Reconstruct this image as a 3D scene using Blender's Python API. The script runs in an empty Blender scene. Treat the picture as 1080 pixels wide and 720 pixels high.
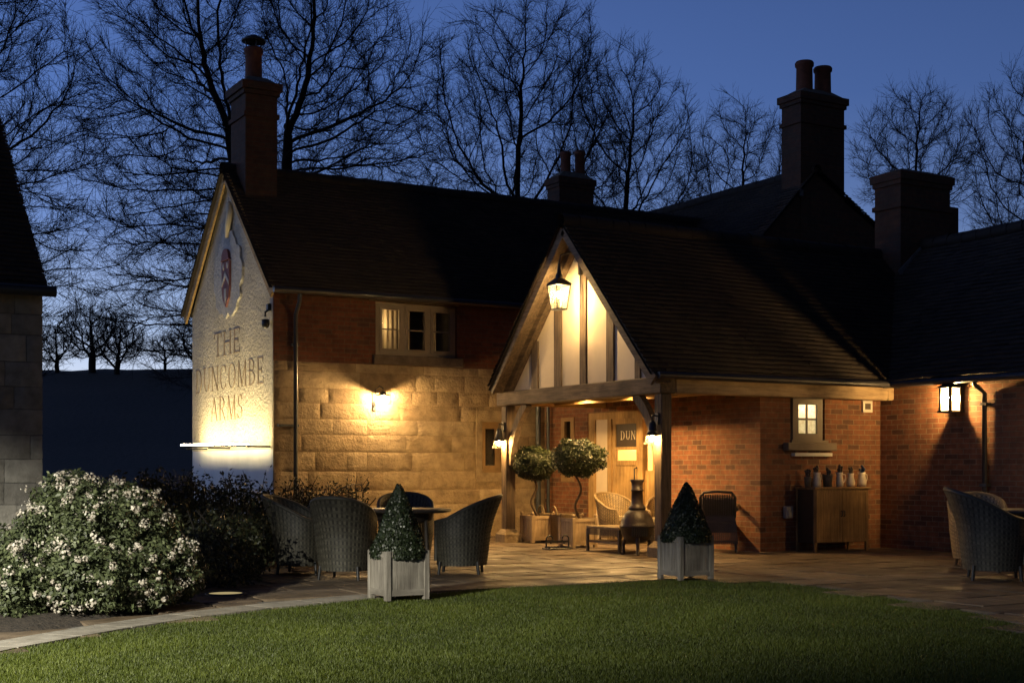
import bpy, math, random
import numpy as np
from mathutils import Vector, Matrix
R = math.radians
SC = bpy.context.scene
COL = SC.collection
# ------------------------------------------------------------------ camera, sky, exposure
H = 1.25                                   # eye height; world x runs along the inn's front, y into the picture
cam = bpy.data.cameras.new('camera')
camo = bpy.data.objects.new('camera', cam); COL.objects.link(camo)
cam.sensor_width = 36; cam.lens = 47.33; cam.shift_y = 0.123
cam.clip_start = .1; cam.clip_end = 2000
camo.location = (0, 0, H); camo.rotation_euler = (R(90), 0, R(-30))
SC.camera = camo
SC.view_settings.view_transform = 'Standard'; SC.view_settings.look = 'None'
SC.view_settings.exposure = 0; SC.view_settings.gamma = 1
SC.cycles.use_denoising = True
SC.cycles.max_bounces = 6; SC.cycles.transparent_max_bounces = 12
SC.cycles.sample_clamp_indirect = 4
SC.cycles.caustics_reflective = False; SC.cycles.caustics_refractive = False

world = bpy.data.worlds.new('World'); SC.world = world; world.use_nodes = True
nt = world.node_tree; bgn = nt.nodes['Background']
tc = nt.nodes.new('ShaderNodeTexCoord'); sx = nt.nodes.new('ShaderNodeSeparateXYZ')
nt.links.new(tc.outputs['Generated'], sx.inputs[0])
ramp = nt.nodes.new('ShaderNodeValToRGB'); cr = ramp.color_ramp
cr.elements[0].position = 0.0; cr.elements[0].color = (.52, .51, .55, 1)
cr.elements[1].position = 1.0; cr.elements[1].color = (.006, .010, .028, 1)
for p, c in ((.06, (.45, .51, .63, 1)), (.10, (.28, .37, .56, 1)), (.17, (.115, .19, .41, 1)), (.26, (.062, .122, .325, 1)), (.36, (.044, .088, .25, 1)), (.50, (.010, .02, .062, 1))):
    e = cr.elements.new(p); e.color = c
nt.links.new(sx.outputs['Z'], ramp.inputs[0])
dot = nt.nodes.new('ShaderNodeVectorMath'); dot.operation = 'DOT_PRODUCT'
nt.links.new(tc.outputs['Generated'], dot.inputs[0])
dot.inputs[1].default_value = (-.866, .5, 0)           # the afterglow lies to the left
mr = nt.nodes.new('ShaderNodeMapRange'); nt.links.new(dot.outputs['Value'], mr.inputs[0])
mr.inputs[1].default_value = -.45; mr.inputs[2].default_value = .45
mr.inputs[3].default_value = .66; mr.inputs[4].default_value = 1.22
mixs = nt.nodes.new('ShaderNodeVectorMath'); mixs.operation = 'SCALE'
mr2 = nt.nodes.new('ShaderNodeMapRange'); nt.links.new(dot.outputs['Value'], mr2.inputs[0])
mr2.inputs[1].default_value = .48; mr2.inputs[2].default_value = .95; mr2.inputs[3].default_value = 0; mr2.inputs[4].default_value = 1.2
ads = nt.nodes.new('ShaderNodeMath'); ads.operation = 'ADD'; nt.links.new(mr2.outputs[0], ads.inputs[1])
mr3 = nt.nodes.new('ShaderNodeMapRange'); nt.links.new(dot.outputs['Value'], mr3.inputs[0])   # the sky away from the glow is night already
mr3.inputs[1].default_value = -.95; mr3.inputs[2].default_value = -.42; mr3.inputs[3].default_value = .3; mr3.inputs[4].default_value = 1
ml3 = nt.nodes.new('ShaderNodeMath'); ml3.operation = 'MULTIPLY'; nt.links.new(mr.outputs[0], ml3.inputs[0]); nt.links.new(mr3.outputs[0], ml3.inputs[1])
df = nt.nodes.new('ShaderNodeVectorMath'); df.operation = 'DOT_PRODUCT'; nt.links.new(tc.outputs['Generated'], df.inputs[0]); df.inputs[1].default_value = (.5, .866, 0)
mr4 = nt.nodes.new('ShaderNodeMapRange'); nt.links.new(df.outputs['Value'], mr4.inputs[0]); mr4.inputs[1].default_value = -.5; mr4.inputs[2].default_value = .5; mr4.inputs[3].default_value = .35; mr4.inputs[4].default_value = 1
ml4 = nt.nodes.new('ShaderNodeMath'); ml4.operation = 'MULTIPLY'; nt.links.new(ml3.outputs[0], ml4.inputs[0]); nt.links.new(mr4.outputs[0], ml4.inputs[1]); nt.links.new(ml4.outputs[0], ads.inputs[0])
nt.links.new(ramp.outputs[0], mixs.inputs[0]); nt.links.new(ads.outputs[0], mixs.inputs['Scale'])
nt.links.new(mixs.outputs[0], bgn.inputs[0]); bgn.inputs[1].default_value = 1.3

L_BAR, L_WALL, L_GABLE, L_SCONCE, L_BOX, L_FLOOD, L_ROOM, L_CEIL = 185, 3700, 2350, 2300, 4300, 6200, 640, 430

def cam2w(X, Y):                                      # camera-plan metres -> world x, y
    return (.866 * X + .5 * Y, -.5 * X + .866 * Y)
def ray_b(u, b):                                      # column u of the photo on the plane y = b
    t = (u - 540) / 1420; return b * (.866 * t + .5) / (.866 - .5 * t)
def ray_a(u, a):
    t = (u - 540) / 1420; return a * (.866 - .5 * t) / (.866 * t + .5)

rng = np.random.default_rng(7); random.seed(7)
# ------------------------------------------------------------------ things and meshes
ORG = [0, 0, 0]
def tag(o, label=None, cat=None, group=None, kind=None):
    if label: o['label'] = label
    if cat: o['category'] = cat
    if group: o['group'] = group
    if kind: o['kind'] = kind
    return o
def thing(name, loc, label, cat, group=None, rz=0):
    o = bpy.data.objects.new(name, None); COL.objects.link(o)
    o.location = loc; o.rotation_euler = (0, 0, rz); o.empty_display_size = .2
    return tag(o, label, cat, group)
def link(name, me, m, parent=None, loc=None):
    o = bpy.data.objects.new(name, me); COL.objects.link(o)
    if m: me.materials.append(m)
    if parent: o.parent = parent
    if loc is not None: o.location = loc
    return o
def np_mesh(name, V, F, tint=None, smooth=False):
    V = np.asarray(V, dtype=np.float32); F = np.asarray(F, dtype=np.int32)
    me = bpy.data.meshes.new(name); k = F.shape[1]
    me.vertices.add(len(V)); me.vertices.foreach_set('co', V.ravel())
    me.loops.add(F.size); me.loops.foreach_set('vertex_index', F.ravel())
    me.polygons.add(len(F)); me.polygons.foreach_set('loop_start', np.arange(0, F.size, k, dtype=np.int32))
    if smooth: me.polygons.foreach_set('use_smooth', np.ones(len(F), dtype=bool))
    me.update(calc_edges=True)
    if tint is not None:
        at = me.attributes.new('tint', 'FLOAT', 'FACE'); at.data.foreach_set('value', np.asarray(tint, dtype=np.float32))
    return me

class MB:
    def __init__(s): s.v = []; s.f = []; s.sm = []; s.t = []
    def add(s, vs, fs, sm=False, tint=.5):
        o = len(s.v); s.v += [tuple(v) for v in vs]
        for f in fs: s.f.append(tuple(i + o for i in f)); s.sm.append(sm); s.t.append(tint)
        return s
    def box(s, x0, x1, y0, y1, z0, z1, tint=.5, ch=0.0):
        if ch:
            c = ch; pts = []; 
            for (x, sx_) in ((x0, 1), (x1, -1)):
                for (y, sy) in ((y0, 1), (y1, -1)):
                    for (z, sz) in ((z0, 1), (z1, -1)):
                        pts += [(x, y + sy * c, z + sz * c), (x + sx_ * c, y, z + sz * c), (x + sx_ * c, y + sy * c, z)]
            import bmesh
            bm = bmesh.new(); vv = [bm.verts.new(p) for p in pts]
            r = bmesh.ops.convex_hull(bm, input=vv)
            bm.verts.index_update()
            s.add([v.co[:] for v in bm.verts], [[v.index for v in f.verts] for f in bm.faces], tint=tint); bm.free()
            return s
        v = [(x0, y0, z0), (x1, y0, z0), (x1, y1, z0), (x0, y1, z0), (x0, y0, z1), (x1, y0, z1), (x1, y1, z1), (x0, y1, z1)]
        return s.add(v, [(0, 3, 2, 1), (4, 5, 6, 7), (0, 1, 5, 4), (1, 2, 6, 5), (2, 3, 7, 6), (3, 0, 4, 7)], tint=tint)
    def bar(s, p, q, w, d, up=(0, 0, 1), tint=.5):     # square bar p->q; w across, d along 'up'
        p = Vector(p); q = Vector(q); t = (q - p).normalized(); up = Vector(up)
        a = t.cross(up)
        if a.length < 1e-4: a = t.cross(Vector((1, 0, 0)))
        a.normalize(); b = a.cross(t).normalized()
        v = [c + a * (i * w / 2) + b * (j * d / 2) for c in (p, q) for i, j in ((-1, -1), (1, -1), (1, 1), (-1, 1))]
        return s.add(v, [(3, 2, 1, 0), (4, 5, 6, 7), (0, 1, 5, 4), (1, 2, 6, 5), (2, 3, 7, 6), (3, 0, 4, 7)], tint=tint)
    def tube(s, pts, r, n=8, cap=True, tint=.5):
        pts = [Vector(p) for p in pts]; m = len(pts)
        rs = r if isinstance(r, (list, tuple)) else [r] * m
        ref = Vector((0, 0, 1)); vs = []
        if abs((pts[-1] - pts[0]).normalized().dot(ref)) > .9: ref = Vector((1, 0, 0))
        for i, p in enumerate(pts):
            t = (pts[min(i + 1, m - 1)] - pts[max(i - 1, 0)]).normalized()
            a = t.cross(ref)
            if a.length < 1e-3: a = t.cross(Vector((0, 1, 0)))
            a.normalize(); b = t.cross(a)
            for k in range(n):
                w = 2 * math.pi * k / n; vs.append(p + (a * math.cos(w) + b * math.sin(w)) * rs[i])
        fs = [(i * n + k, i * n + (k + 1) % n, (i + 1) * n + (k + 1) % n, (i + 1) * n + k) for i in range(m - 1) for k in range(n)]
        s.add(vs, fs, True, tint)
        if cap: s.add(vs[:n], [tuple(range(n))[::-1]], False, tint); s.add(vs[-n:], [tuple(range(n))], False, tint)
        return s
    def lathe(s, prof, c=(0, 0, 0), n=20, sm=True, tint=.5, rot=0, sq=1):
        vs = []
        for r, z in prof:
            for k in range(n):
                w = 2 * math.pi * k / n + rot; vs.append((c[0] + r * math.cos(w), c[1] + r * math.sin(w) * sq, c[2] + z))
        fs = [(i * n + k, i * n + (k + 1) % n, (i + 1) * n + (k + 1) % n, (i + 1) * n + k) for i in range(len(prof) - 1) for k in range(n)]
        return s.add(vs, fs, sm, tint)
    def prism(s, poly, axis, lo, hi, tint=.5):          # poly in the two other axes, extruded along axis
        def mk(p, h): return {'x': (h, p[0], p[1]), 'y': (p[0], h, p[1]), 'z': (p[0], p[1], h)}[axis]
        n = len(poly); vs = [mk(p, lo) for p in poly] + [mk(p, hi) for p in poly]
        return s.add(vs, [tuple(range(n))[::-1], tuple(range(n, 2 * n))] + [(i, (i + 1) % n, n + (i + 1) % n, n + i) for i in range(n)], tint=tint)
    def build(s, name, m, parent=None, loc=None, absolute=True):
        off = Vector(ORG) if absolute else Vector((0, 0, 0))
        me = bpy.data.meshes.new(name); me.from_pydata([tuple(Vector(v) - off) for v in s.v], [], s.f)
        me.polygons.foreach_set('use_smooth', s.sm); me.update()
        at = me.attributes.new('tint', 'FLOAT', 'FACE'); at.data.foreach_set('value', s.t)
        import bmesh
        bm = bmesh.new(); bm.from_mesh(me); bmesh.ops.recalc_face_normals(bm, faces=bm.faces); bm.to_mesh(me); bm.free()
        return link(name, me, m, parent, loc)
def setorg(o): ORG[:] = list(o.location)
def copy_tree(o, parent=None):
    c = o.copy(); COL.objects.link(c); c.parent = parent
    for ch in list(o.children): copy_tree(ch, c)
    return c

# ------------------------------------------------------------------ materials
class Mat:
    def __init__(s, name):
        s.m = bpy.data.materials.new(name); s.m.use_nodes = True; s.t = s.m.node_tree; s.b = s.t.nodes['Principled BSDF']
        s.co = s.n('ShaderNodeTexCoord').outputs['Object']
    def n(s, k, **kw):
        o = s.t.nodes.new(k)
        for a, v in kw.items(): setattr(o, a, v)
        return o
    def L(s, a, b): s.t.links.new(a, b)
    def set(s, i, v):
        if hasattr(v, 'links') or hasattr(v, 'is_linked'): s.L(v, s.b.inputs[i])
        else: s.b.inputs[i].default_value = v
    def noise(s, scale, detail=4, vec=None, rough=.55, stretch=None):
        o = s.n('ShaderNodeTexNoise'); o.inputs['Scale'].default_value = scale; o.inputs['Detail'].default_value = detail; o.inputs['Roughness'].default_value = rough
        v = vec or s.co
        if stretch:
            mp = s.n('ShaderNodeMapping'); mp.inputs['Scale'].default_value = stretch; s.L(v, mp.inputs[0]); v = mp.outputs[0]
        s.L(v, o.inputs['Vector']); return o.outputs['Fac']
    def ramp(s, f, stops):
        o = s.n('ShaderNodeValToRGB'); c = o.color_ramp
        c.elements[0].position = stops[0][0]; c.elements[0].color = (*stops[0][1], 1)
        c.elements[1].position = stops[-1][0]; c.elements[1].color = (*stops[-1][1], 1)
        for p, k in stops[1:-1]: e = c.elements.new(p); e.color = (*k, 1)
        s.L(f, o.inputs[0]); return o.outputs[0]
    def mix(s, f, a, b, mode='MIX'):
        o = s.n('ShaderNodeMix', data_type='RGBA', blend_type=mode)
        for i, v in ((0, f), (6, a), (7, b)):
            if isinstance(v, (int, float)): o.inputs[i].default_value = v
            elif isinstance(v, tuple): o.inputs[i].default_value = (*v, 1)
            else: s.L(v, o.inputs[i])
        return o.outputs[2]
    def math(s, op, a, b=None):
        o = s.n('ShaderNodeMath', operation=op)
        for i, v in ((0, a), (1, b)):
            if v is None: continue
            if isinstance(v, (int, float)): o.inputs[i].default_value = v
            else: s.L(v, o.inputs[i])
        return o.outputs[0]
    def bump(s, h, dist=.01, strength=1, prev=None):
        o = s.n('ShaderNodeBump'); o.inputs['Distance'].default_value = dist; o.inputs['Strength'].default_value = strength
        s.L(h, o.inputs['Height'])
        if prev: s.L(prev, o.inputs['Normal'])
        s.L(o.outputs[0], s.b.inputs['Normal']); return o.outputs[0]
    def attr(s, name='tint'):
        o = s.n('ShaderNodeAttribute'); o.attribute_name = name; return o.outputs['Fac']
    def wallvec(s):                                     # (x,z) on walls facing y, (y,z) on walls facing x
        g = s.n('ShaderNodeNewGeometry'); sn = s.n('ShaderNodeSeparateXYZ'); s.L(g.outputs['True Normal'], sn.inputs[0])
        f = s.math('GREATER_THAN', s.math('ABSOLUTE', sn.outputs[0]), .7)
        sc = s.n('ShaderNodeSeparateXYZ'); s.L(s.co, sc.inputs[0])
        mx = s.n('ShaderNodeMix', data_type='FLOAT'); s.L(f, mx.inputs[0]); s.L(sc.outputs[0], mx.inputs[2]); s.L(sc.outputs[1], mx.inputs[3])
        cb = s.n('ShaderNodeCombineXYZ'); s.L(mx.outputs[0], cb.inputs[0]); s.L(sc.outputs[2], cb.inputs[1]); return cb.outputs[0]

def plain(name, col, rough=.6, var=.25, scale=8, bump=0, bscale=40, metal=0):
    k = Mat(name); f = k.noise(scale, 6)
    d = tuple(c * (1 - var) for c in col); u = tuple(min(1, c * (1 + var)) for c in col)
    k.set('Base Color', k.ramp(f, [(.3, d), (.7, u)])); k.set('Roughness', rough); k.set('Metallic', metal)
    if bump: k.bump(k.noise(bscale, 6), bump)
    return k.m
def emit(name, col, strength):
    m = bpy.data.materials.new(name); m.use_nodes = True; t = m.node_tree
    e = t.nodes.new('ShaderNodeEmission'); e.inputs[0].default_value = (*col, 1); e.inputs[1].default_value = strength
    t.links.new(e.outputs[0], t.nodes['Material Output'].inputs[0]); return m
def glass(name, tint=(1, 1, 1), gloss=.12):
    m = bpy.data.materials.new(name); m.use_nodes = True; t = m.node_tree
    tr = t.nodes.new('ShaderNodeBsdfTransparent'); tr.inputs[0].default_value = (*tint, 1)
    g = t.nodes.new('ShaderNodeBsdfGlossy'); g.inputs['Roughness'].default_value = .05
    mx = t.nodes.new('ShaderNodeMixShader'); lw = t.nodes.new('ShaderNodeLayerWeight'); pw = t.nodes.new('ShaderNodeMath'); pw.operation = 'POWER'; pw.inputs[1].default_value = 4; t.links.new(lw.outputs['Facing'], pw.inputs[0])
    ad = t.nodes.new('ShaderNodeMath'); ad.operation = 'MULTIPLY_ADD'; ad.inputs[1].default_value = .6; ad.inputs[2].default_value = .045; t.links.new(pw.outputs[0], ad.inputs[0])
    t.links.new(ad.outputs[0], mx.inputs[0]); t.links.new(tr.outputs[0], mx.inputs[1]); t.links.new(g.outputs[0], mx.inputs[2])
    t.links.new(mx.outputs[0], t.nodes['Material Output'].inputs[0]); return m
def brick(name, c1, c2, mortar, thr=.88, dark=.5, rough=.85):
    k = Mat(name); v = k.wallvec()
    wob = k.noise(3, 3); 
    vm = k.n('ShaderNodeVectorMath', operation='MULTIPLY_ADD'); nz = k.n('ShaderNodeTexNoise'); nz.inputs['Scale'].default_value = 6
    k.L(k.co, nz.inputs['Vector']); k.L(nz.outputs['Color'], vm.inputs[0]); vm.inputs[1].default_value = (.012, .012, 0); k.L(v, vm.inputs[2])
    b = k.n('ShaderNodeTexBrick'); k.L(vm.outputs[0], b.inputs['Vector'])
    b.inputs['Scale'].default_value = 1; b.inputs['Brick Width'].default_value = .232; b.inputs['Row Height'].default_value = .0765
    b.inputs['Mortar Size'].default_value = .0062; b.inputs['Mortar Smooth'].default_value = .25; b.inputs['Bias'].default_value = -.1
    b.inputs['Color1'].default_value = (*c1, 1); b.inputs['Color2'].default_value = (*c2, 1); b.inputs['Mortar'].default_value = (*mortar, 1)
    b2 = k.n('ShaderNodeTexBrick'); k.L(vm.outputs[0], b2.inputs['Vector'])   # a second draw of the same bond picks the burnt headers
    for i in ('Scale', 'Brick Width', 'Row Height', 'Mortar Size'): b2.inputs[i].default_value = b.inputs[i].default_value
    b2.inputs['Color1'].default_value = (0, 0, 0, 1); b2.inputs['Color2'].default_value = (1, 1, 1, 1); b2.inputs['Mortar'].default_value = (0, 0, 0, 1)
    b2.offset_frequency = 2; b2.inputs['Bias'].default_value = 0
    hi = k.math('GREATER_THAN', b2.outputs['Color'], thr)
    nf = k.math('SUBTRACT', 1.0, b.outputs['Fac'])
    col = k.mix(k.math('MULTIPLY', k.math('MULTIPLY', hi, nf), dark), b.outputs['Color'], (.07, .045, .03))
    col = k.mix(.75, col, k.ramp(k.noise(9, 6), [(.3, (.55, .52, .5)), (.72, (1.25, 1.2, 1.15))]), 'MULTIPLY')
    col = k.mix(.5, col, k.ramp(k.noise(.9, 4), [(.35, (.6, .58, .55)), (.65, (1.1, 1.1, 1.1))]), 'MULTIPLY')
    k.set('Base Color', col); k.set('Roughness', rough)
    h = k.math('ADD', k.math('MULTIPLY', nf, 1.0), k.math('MULTIPLY', k.noise(45, 6), .45))
    k.bump(h, .009, .9); return k.m
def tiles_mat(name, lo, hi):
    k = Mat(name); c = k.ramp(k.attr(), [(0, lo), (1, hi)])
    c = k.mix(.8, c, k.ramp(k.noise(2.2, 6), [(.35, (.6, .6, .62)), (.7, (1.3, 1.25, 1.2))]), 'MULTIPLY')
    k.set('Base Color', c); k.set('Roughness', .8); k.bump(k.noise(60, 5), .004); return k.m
def timber(name, lo, hi, axis, rough=.75):
    k = Mat(name); st = {'x': (1.5, 16, 16), 'y': (16, 1.5, 16), 'z': (16, 16, 1.5)}[axis]
    g = k.noise(1.6, 8, stretch=st, rough=.65); c = k.ramp(g, [(.3, lo), (.52, tuple((a + b) / 2 for a, b in zip(lo, hi))), (.72, hi)])
    c = k.mix(.8, c, k.ramp(k.noise(2.5, 5), [(.3, (.45, .43, .42)), (.6, (1.1, 1.1, 1.1))]), 'MULTIPLY')
    k.set('Base Color', c); k.set('Roughness', rough); k.bump(g, .012, .8); return k.m
def leaf_mat(name, stops, rough=.4, trans=.2):
    k = Mat(name); c = k.ramp(k.attr(), stops); k.set('Base Color', c); k.set('Roughness', rough)
    tr = k.n('ShaderNodeBsdfTranslucent'); k.L(c, tr.inputs[0]); mx = k.n('ShaderNodeMixShader'); mx.inputs[0].default_value = trans
    k.L(k.b.outputs[0], mx.inputs[1]); k.L(tr.outputs[0], mx.inputs[2]); k.L(mx.outputs[0], k.t.nodes['Material Output'].inputs[0]); return k.m

M = {}
M['brick'] = brick('red_brick', (.27, .108, .046), (.175, .068, .030), (.27, .205, .125), .88, .5)
M['brick_old'] = brick('old_red_brick', (.165, .055, .023), (.11, .038, .018), (.13, .085, .05), .92, .5)
M['brick_dark'] = brick('chimney_brick', (.085, .036, .02), (.045, .023, .014), (.06, .046, .034), .85, .5)
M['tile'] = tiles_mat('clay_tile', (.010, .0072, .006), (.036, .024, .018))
k = Mat('sandstone'); c = k.ramp(k.attr(), [(0, (.31, .235, .14)), (.5, (.37, .29, .18)), (1, (.43, .345, .225))])
c = k.mix(.8, c, k.ramp(k.noise(5, 8), [(.3, (.5, .46, .42)), (.65, (1.15, 1.12, 1.05))]), 'MULTIPLY')
c = k.mix(.45, c, k.ramp(k.noise(.8, 4), [(.35, (.5, .47, .45)), (.65, (1.1, 1.1, 1.1))]), 'MULTIPLY')
k.set('Base Color', c); k.set('Roughness', .9)
mb_ = k.math('ADD', k.noise(19, 9, rough=.7), k.math('MULTIPLY', k.noise(5.0, 5, stretch=(1, 1, 4)), .4)); k.bump(mb_, .03, 1); M['stone'] = k.m
k = Mat('grey_stone'); c = k.ramp(k.attr(), [(0, (.20, .187, .165)), (1, (.34, .32, .28))])
c = k.mix(.8, c, k.ramp(k.noise(6, 8), [(.3, (.5, .5, .5)), (.65, (1.15, 1.15, 1.15))]), 'MULTIPLY')
k.set('Base Color', c); k.set('Roughness', .9); k.bump(k.noise(13, 8, rough=.65), .03, .9); M['stone_grey'] = k.m
M['mortar'] = plain('mortar', (.26, .19, .105), .95, .3, 12, .01)
M['mortar_grey'] = plain('grey_mortar', (.12, .115, .105), .95, .3, 12, .01)
k = Mat('roughcast'); f = k.noise(1.3, 5)
k.set('Base Color', k.ramp(f, [(.3, (.50, .45, .345)), (.7, (.66, .60, .47))])); k.set('Roughness', .9)
k.bump(k.math('ADD', k.noise(17, 6, rough=.62), k.math('MULTIPLY', k.noise(6, 3), .4)), .06, 1); M['roughcast'] = k.m
k = Mat('limewash'); k.set('Base Color', k.ramp(k.noise(2, 5), [(.3, (.66, .69, .70)), (.7, (.78, .80, .80))])); k.set('Roughness', .8); k.bump(k.noise(20, 5), .004); M['limewash'] = k.m
M['cream'] = plain('cream_panel', (.70, .59, .42), .7, .06, 3, .003, 14)
for ax in 'xyz':
    M['oak_' + ax] = timber('weathered_oak_' + ax, (.05, .034, .02), (.22, .155, .095), ax)
    M['pale_oak_' + ax] = timber('pale_oak_' + ax, (.29, .175, .062), (.60, .40, .16), ax)
    M['planter_' + ax] = timber('grey_teak_' + ax, (.13, .115, .095), (.33, .30, .25), ax)
M['teak_z'] = timber('brown_teak', (.17, .095, .035), (.33, .20, .08), 'z', .5)
M['beam_x'] = timber('sawn_oak_beam', (.22, .145, .075), (.50, .36, .2), 'x')
M['black'] = plain('black_metal', (.016, .016, .017), .45, .3, 20, .002)
M['gutter'] = plain('dark_gutter', (.03, .03, .034), .35, .2, 10)
M['steelblue'] = plain('grey_pipe', (.05, .06, .068), .35, .2, 10)
M['iron'] = plain('rusted_cast_iron', (.028, .018, .014), .5, .5, 14, .004)
M['frame'] = plain('stone_paint', (.19, .145, .095), .5, .08, 6)
M['frame_d'] = plain('oak_frame', (.30, .19, .085), .5, .2, 6)
M['sillstone'] = plain('dark_sill', (.11, .085, .06), .9, .3, 8, .01)
M['white'] = plain('white_paint', (.75, .7, .6), .5, .05)
M['glass'] = glass('window_glass'); M['glass_dark'] = glass('dim_glass', (.55, .55, .5))
M['terracotta'] = plain('terracotta_pot', (.11, .036, .02), .8, .3, 9, .004)
M['lead'] = plain('lead_flashing', (.09, .095, .11), .6, .2, 8)
M['letter'] = plain('painted_letter', (.30, .225, .14), .7, .3, 10)
M['crest_grey'] = plain('crest_paint_grey', (.47, .46, .43), .8, .2, 9, .03, 20)
M['crest_red'] = plain('crest_paint_red', (.17, .06, .058), .7, .2, 9)
M['crest_white'] = plain('crest_paint_white', (.40, .37, .34), .6, .1, 9)
M['crest_gold'] = plain('crest_feather_cream', (.66, .58, .4), .6, .1, 9)
M['soil'] = plain('dark_soil', (.035, .026, .018), .95, .5, 14, .04, 22)
M['bark'] = plain('bark', (.012, .010, .008), .95, .4, 14, .01)
M['bark_thin'] = plain('twig_bark', (.009, .0075, .006), .95, .3, 14)
M['stem'] = plain('twisted_stem', (.10, .065, .035), .8, .4, 24, .006)
M['box_leaf'] = leaf_mat('topiary_leaf', [(0, (.008, .012, .005)), (.6, (.019, .029, .011)), (1, (.042, .055, .022))], .42, .1)
M['bay_leaf'] = leaf_mat('bay_leaf', [(0, (.008, .014, .004)), (.6, (.024, .036, .010)), (1, (.068, .082, .025))], .48, .2)
M['hedge_leaf'] = leaf_mat('hedge_leaf', [(0, (.012, .017, .007)), (.6, (.03, .036, .014)), (1, (.075, .07, .03))], .5, .15)
M['vib_leaf'] = leaf_mat('viburnum_leaf', [(0, (.034, .044, .020)), (.6, (.082, .102, .044)), (1, (.19, .215, .105))], .5, .2)
M['bloom'] = leaf_mat('viburnum_bloom', [(0, (.34, .29, .23)), (.5, (.54, .49, .41)), (1, (.70, .66, .58))], .6, .3)
M['grass'] = leaf_mat('grass_blade', [(0, (.031, .043, .003)), (.6, (.068, .092, .006)), (1, (.13, .155, .018))], .6, .25)
k = Mat('lawn_ground'); k.set('Base Color', k.ramp(k.noise(30, 6), [(.3, (.018, .032, .007)), (.7, (.04, .066, .012))])); k.set('Roughness', .9); k.bump(k.noise(70, 5), .03); M['lawn'] = k.m
k = Mat('field'); k.set('Base Color', k.ramp(k.noise(.05, 6), [(.3, (.04, .027, .015)), (.7, (.065, .045, .026))])); k.set('Roughness', 1); k.bump(k.noise(3, 6), .1); M['field'] = k.m
k = Mat('flagstone'); c = k.ramp(k.attr(), [(0, (.075, .052, .033)), (.5, (.13, .095, .062)), (1, (.20, .152, .102))])
c = k.mix(.85, c, k.ramp(k.noise(3.5, 8), [(.3, (.42, .4, .38)), (.68, (1.2, 1.18, 1.15))]), 'MULTIPLY')
k.set('Base Color', c); k.set('Roughness', k.ramp(k.noise(2, 4), [(.35, (.38, .38, .38)), (.6, (.8, .8, .8))])); k.bump(k.math('ADD', k.noise(5, 8, rough=.6), k.math('MULTIPLY', k.noise(30, 4), .3)), .018, .8); M['flag'] = k.m
k = Mat('kerb_stone'); c = k.ramp(k.attr(), [(0, (.21, .19, .155)), (1, (.31, .285, .24))])
c = k.mix(.8, c, k.ramp(k.noise(6, 8), [(.3, (.55, .53, .5)), (.65, (1.1, 1.1, 1.1))]), 'MULTIPLY'); k.set('Base Color', c); k.set('Roughness', .85); k.bump(k.noise(16, 6), .01); M['kerb'] = k.m
def wicker_mat(name, lo, hi):
    k = Mat(name); c = k.ramp(k.attr(), [(0, lo), (1, hi)])
    c = k.mix(.7, c, k.ramp(k.noise(9, 5), [(.3, (.6, .6, .6)), (.7, (1.2, 1.2, 1.2))]), 'MULTIPLY'); k.set('Base Color', c); k.set('Roughness', .55); k.bump(k.noise(90, 3), .003); return k.m
M['wicker'] = wicker_mat('grey_wicker', (.016, .015, .011), (.095, .088, .066))
M['wicker_warm'] = wicker_mat('straw_wicker', (.10, .07, .034), (.38, .28, .145))
M['wicker_dark'] = wicker_mat('dark_wicker', (.03, .023, .018), (.12, .095, .07))
M['cloth'] = plain('grey_cloth', (.12, .10, .10), .9, .2, 30, .003, 90)
M['cushion'] = plain('cream_cushion', (.5, .42, .28), .9, .12, 20, .004, 60)
M['enamel'] = plain('cream_enamel', (.62, .54, .41), .3, .14, 12)
M['galv'] = plain('galvanised', (.10, .095, .085), .4, .4, 18, .003)
M['napkin'] = plain('napkin', (.04, .055, .10), .9, .3, 30)
M['napkin_d'] = plain('dark_cutlery', (.05, .04, .03), .5, .4, 30)
M['plastic'] = plain('grey_plastic', (.28, .27, .25), .5, .08)
M['curtain'] = plain('linen_curtain', (.55, .45, .28), .9, .12, 8)
M['room'] = plain('room_wall', (.60, .46, .25), .8, .1, 3)
M['sign'] = plain('dark_sign', (.045, .032, .02), .4, .2, 6)
M['signletter'] = plain('cream_letters', (.72, .66, .52), .5, .05)
M['lampshade'] = emit('lit_shade', (1, .85, .55), 2.2)

# ------------------------------------------------------------------ ground, lawn, patio
edge_uv = [(-260, 770), (-120, 720), (0, 690), (95, 672), (195, 655), (290, 643), (390, 633), (500, 623), (600, 616.5), (690, 612.5), (760, 612), (830, 616), (900, 625), (970, 637), (1040, 650), (1110, 664), (1200, 690), (1330, 740)]
def ground(u, v):
    Y = 1420 * H / (v - 493); return cam2w((u - 540) / 1420 * Y, Y)
edge = [ground(*e) for e in edge_uv]
def smooth_line(P, n=6):
    out = []; P = [np.array(p) for p in P]
    for i in range(len(P) - 1):
        p0, p1, p2, p3 = P[max(i - 1, 0)], P[i], P[i + 1], P[min(i + 2, len(P) - 1)]
        for j in range(n):
            t = j / n; out.append(.5 * ((2 * p1) + (-p0 + p2) * t + (2 * p0 - 5 * p1 + 4 * p2 - p3) * t * t + (-p0 + 3 * p1 - 3 * p2 + p3) * t ** 3))
    out.append(P[-1]); return out
edge_s = smooth_line(edge)
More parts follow.
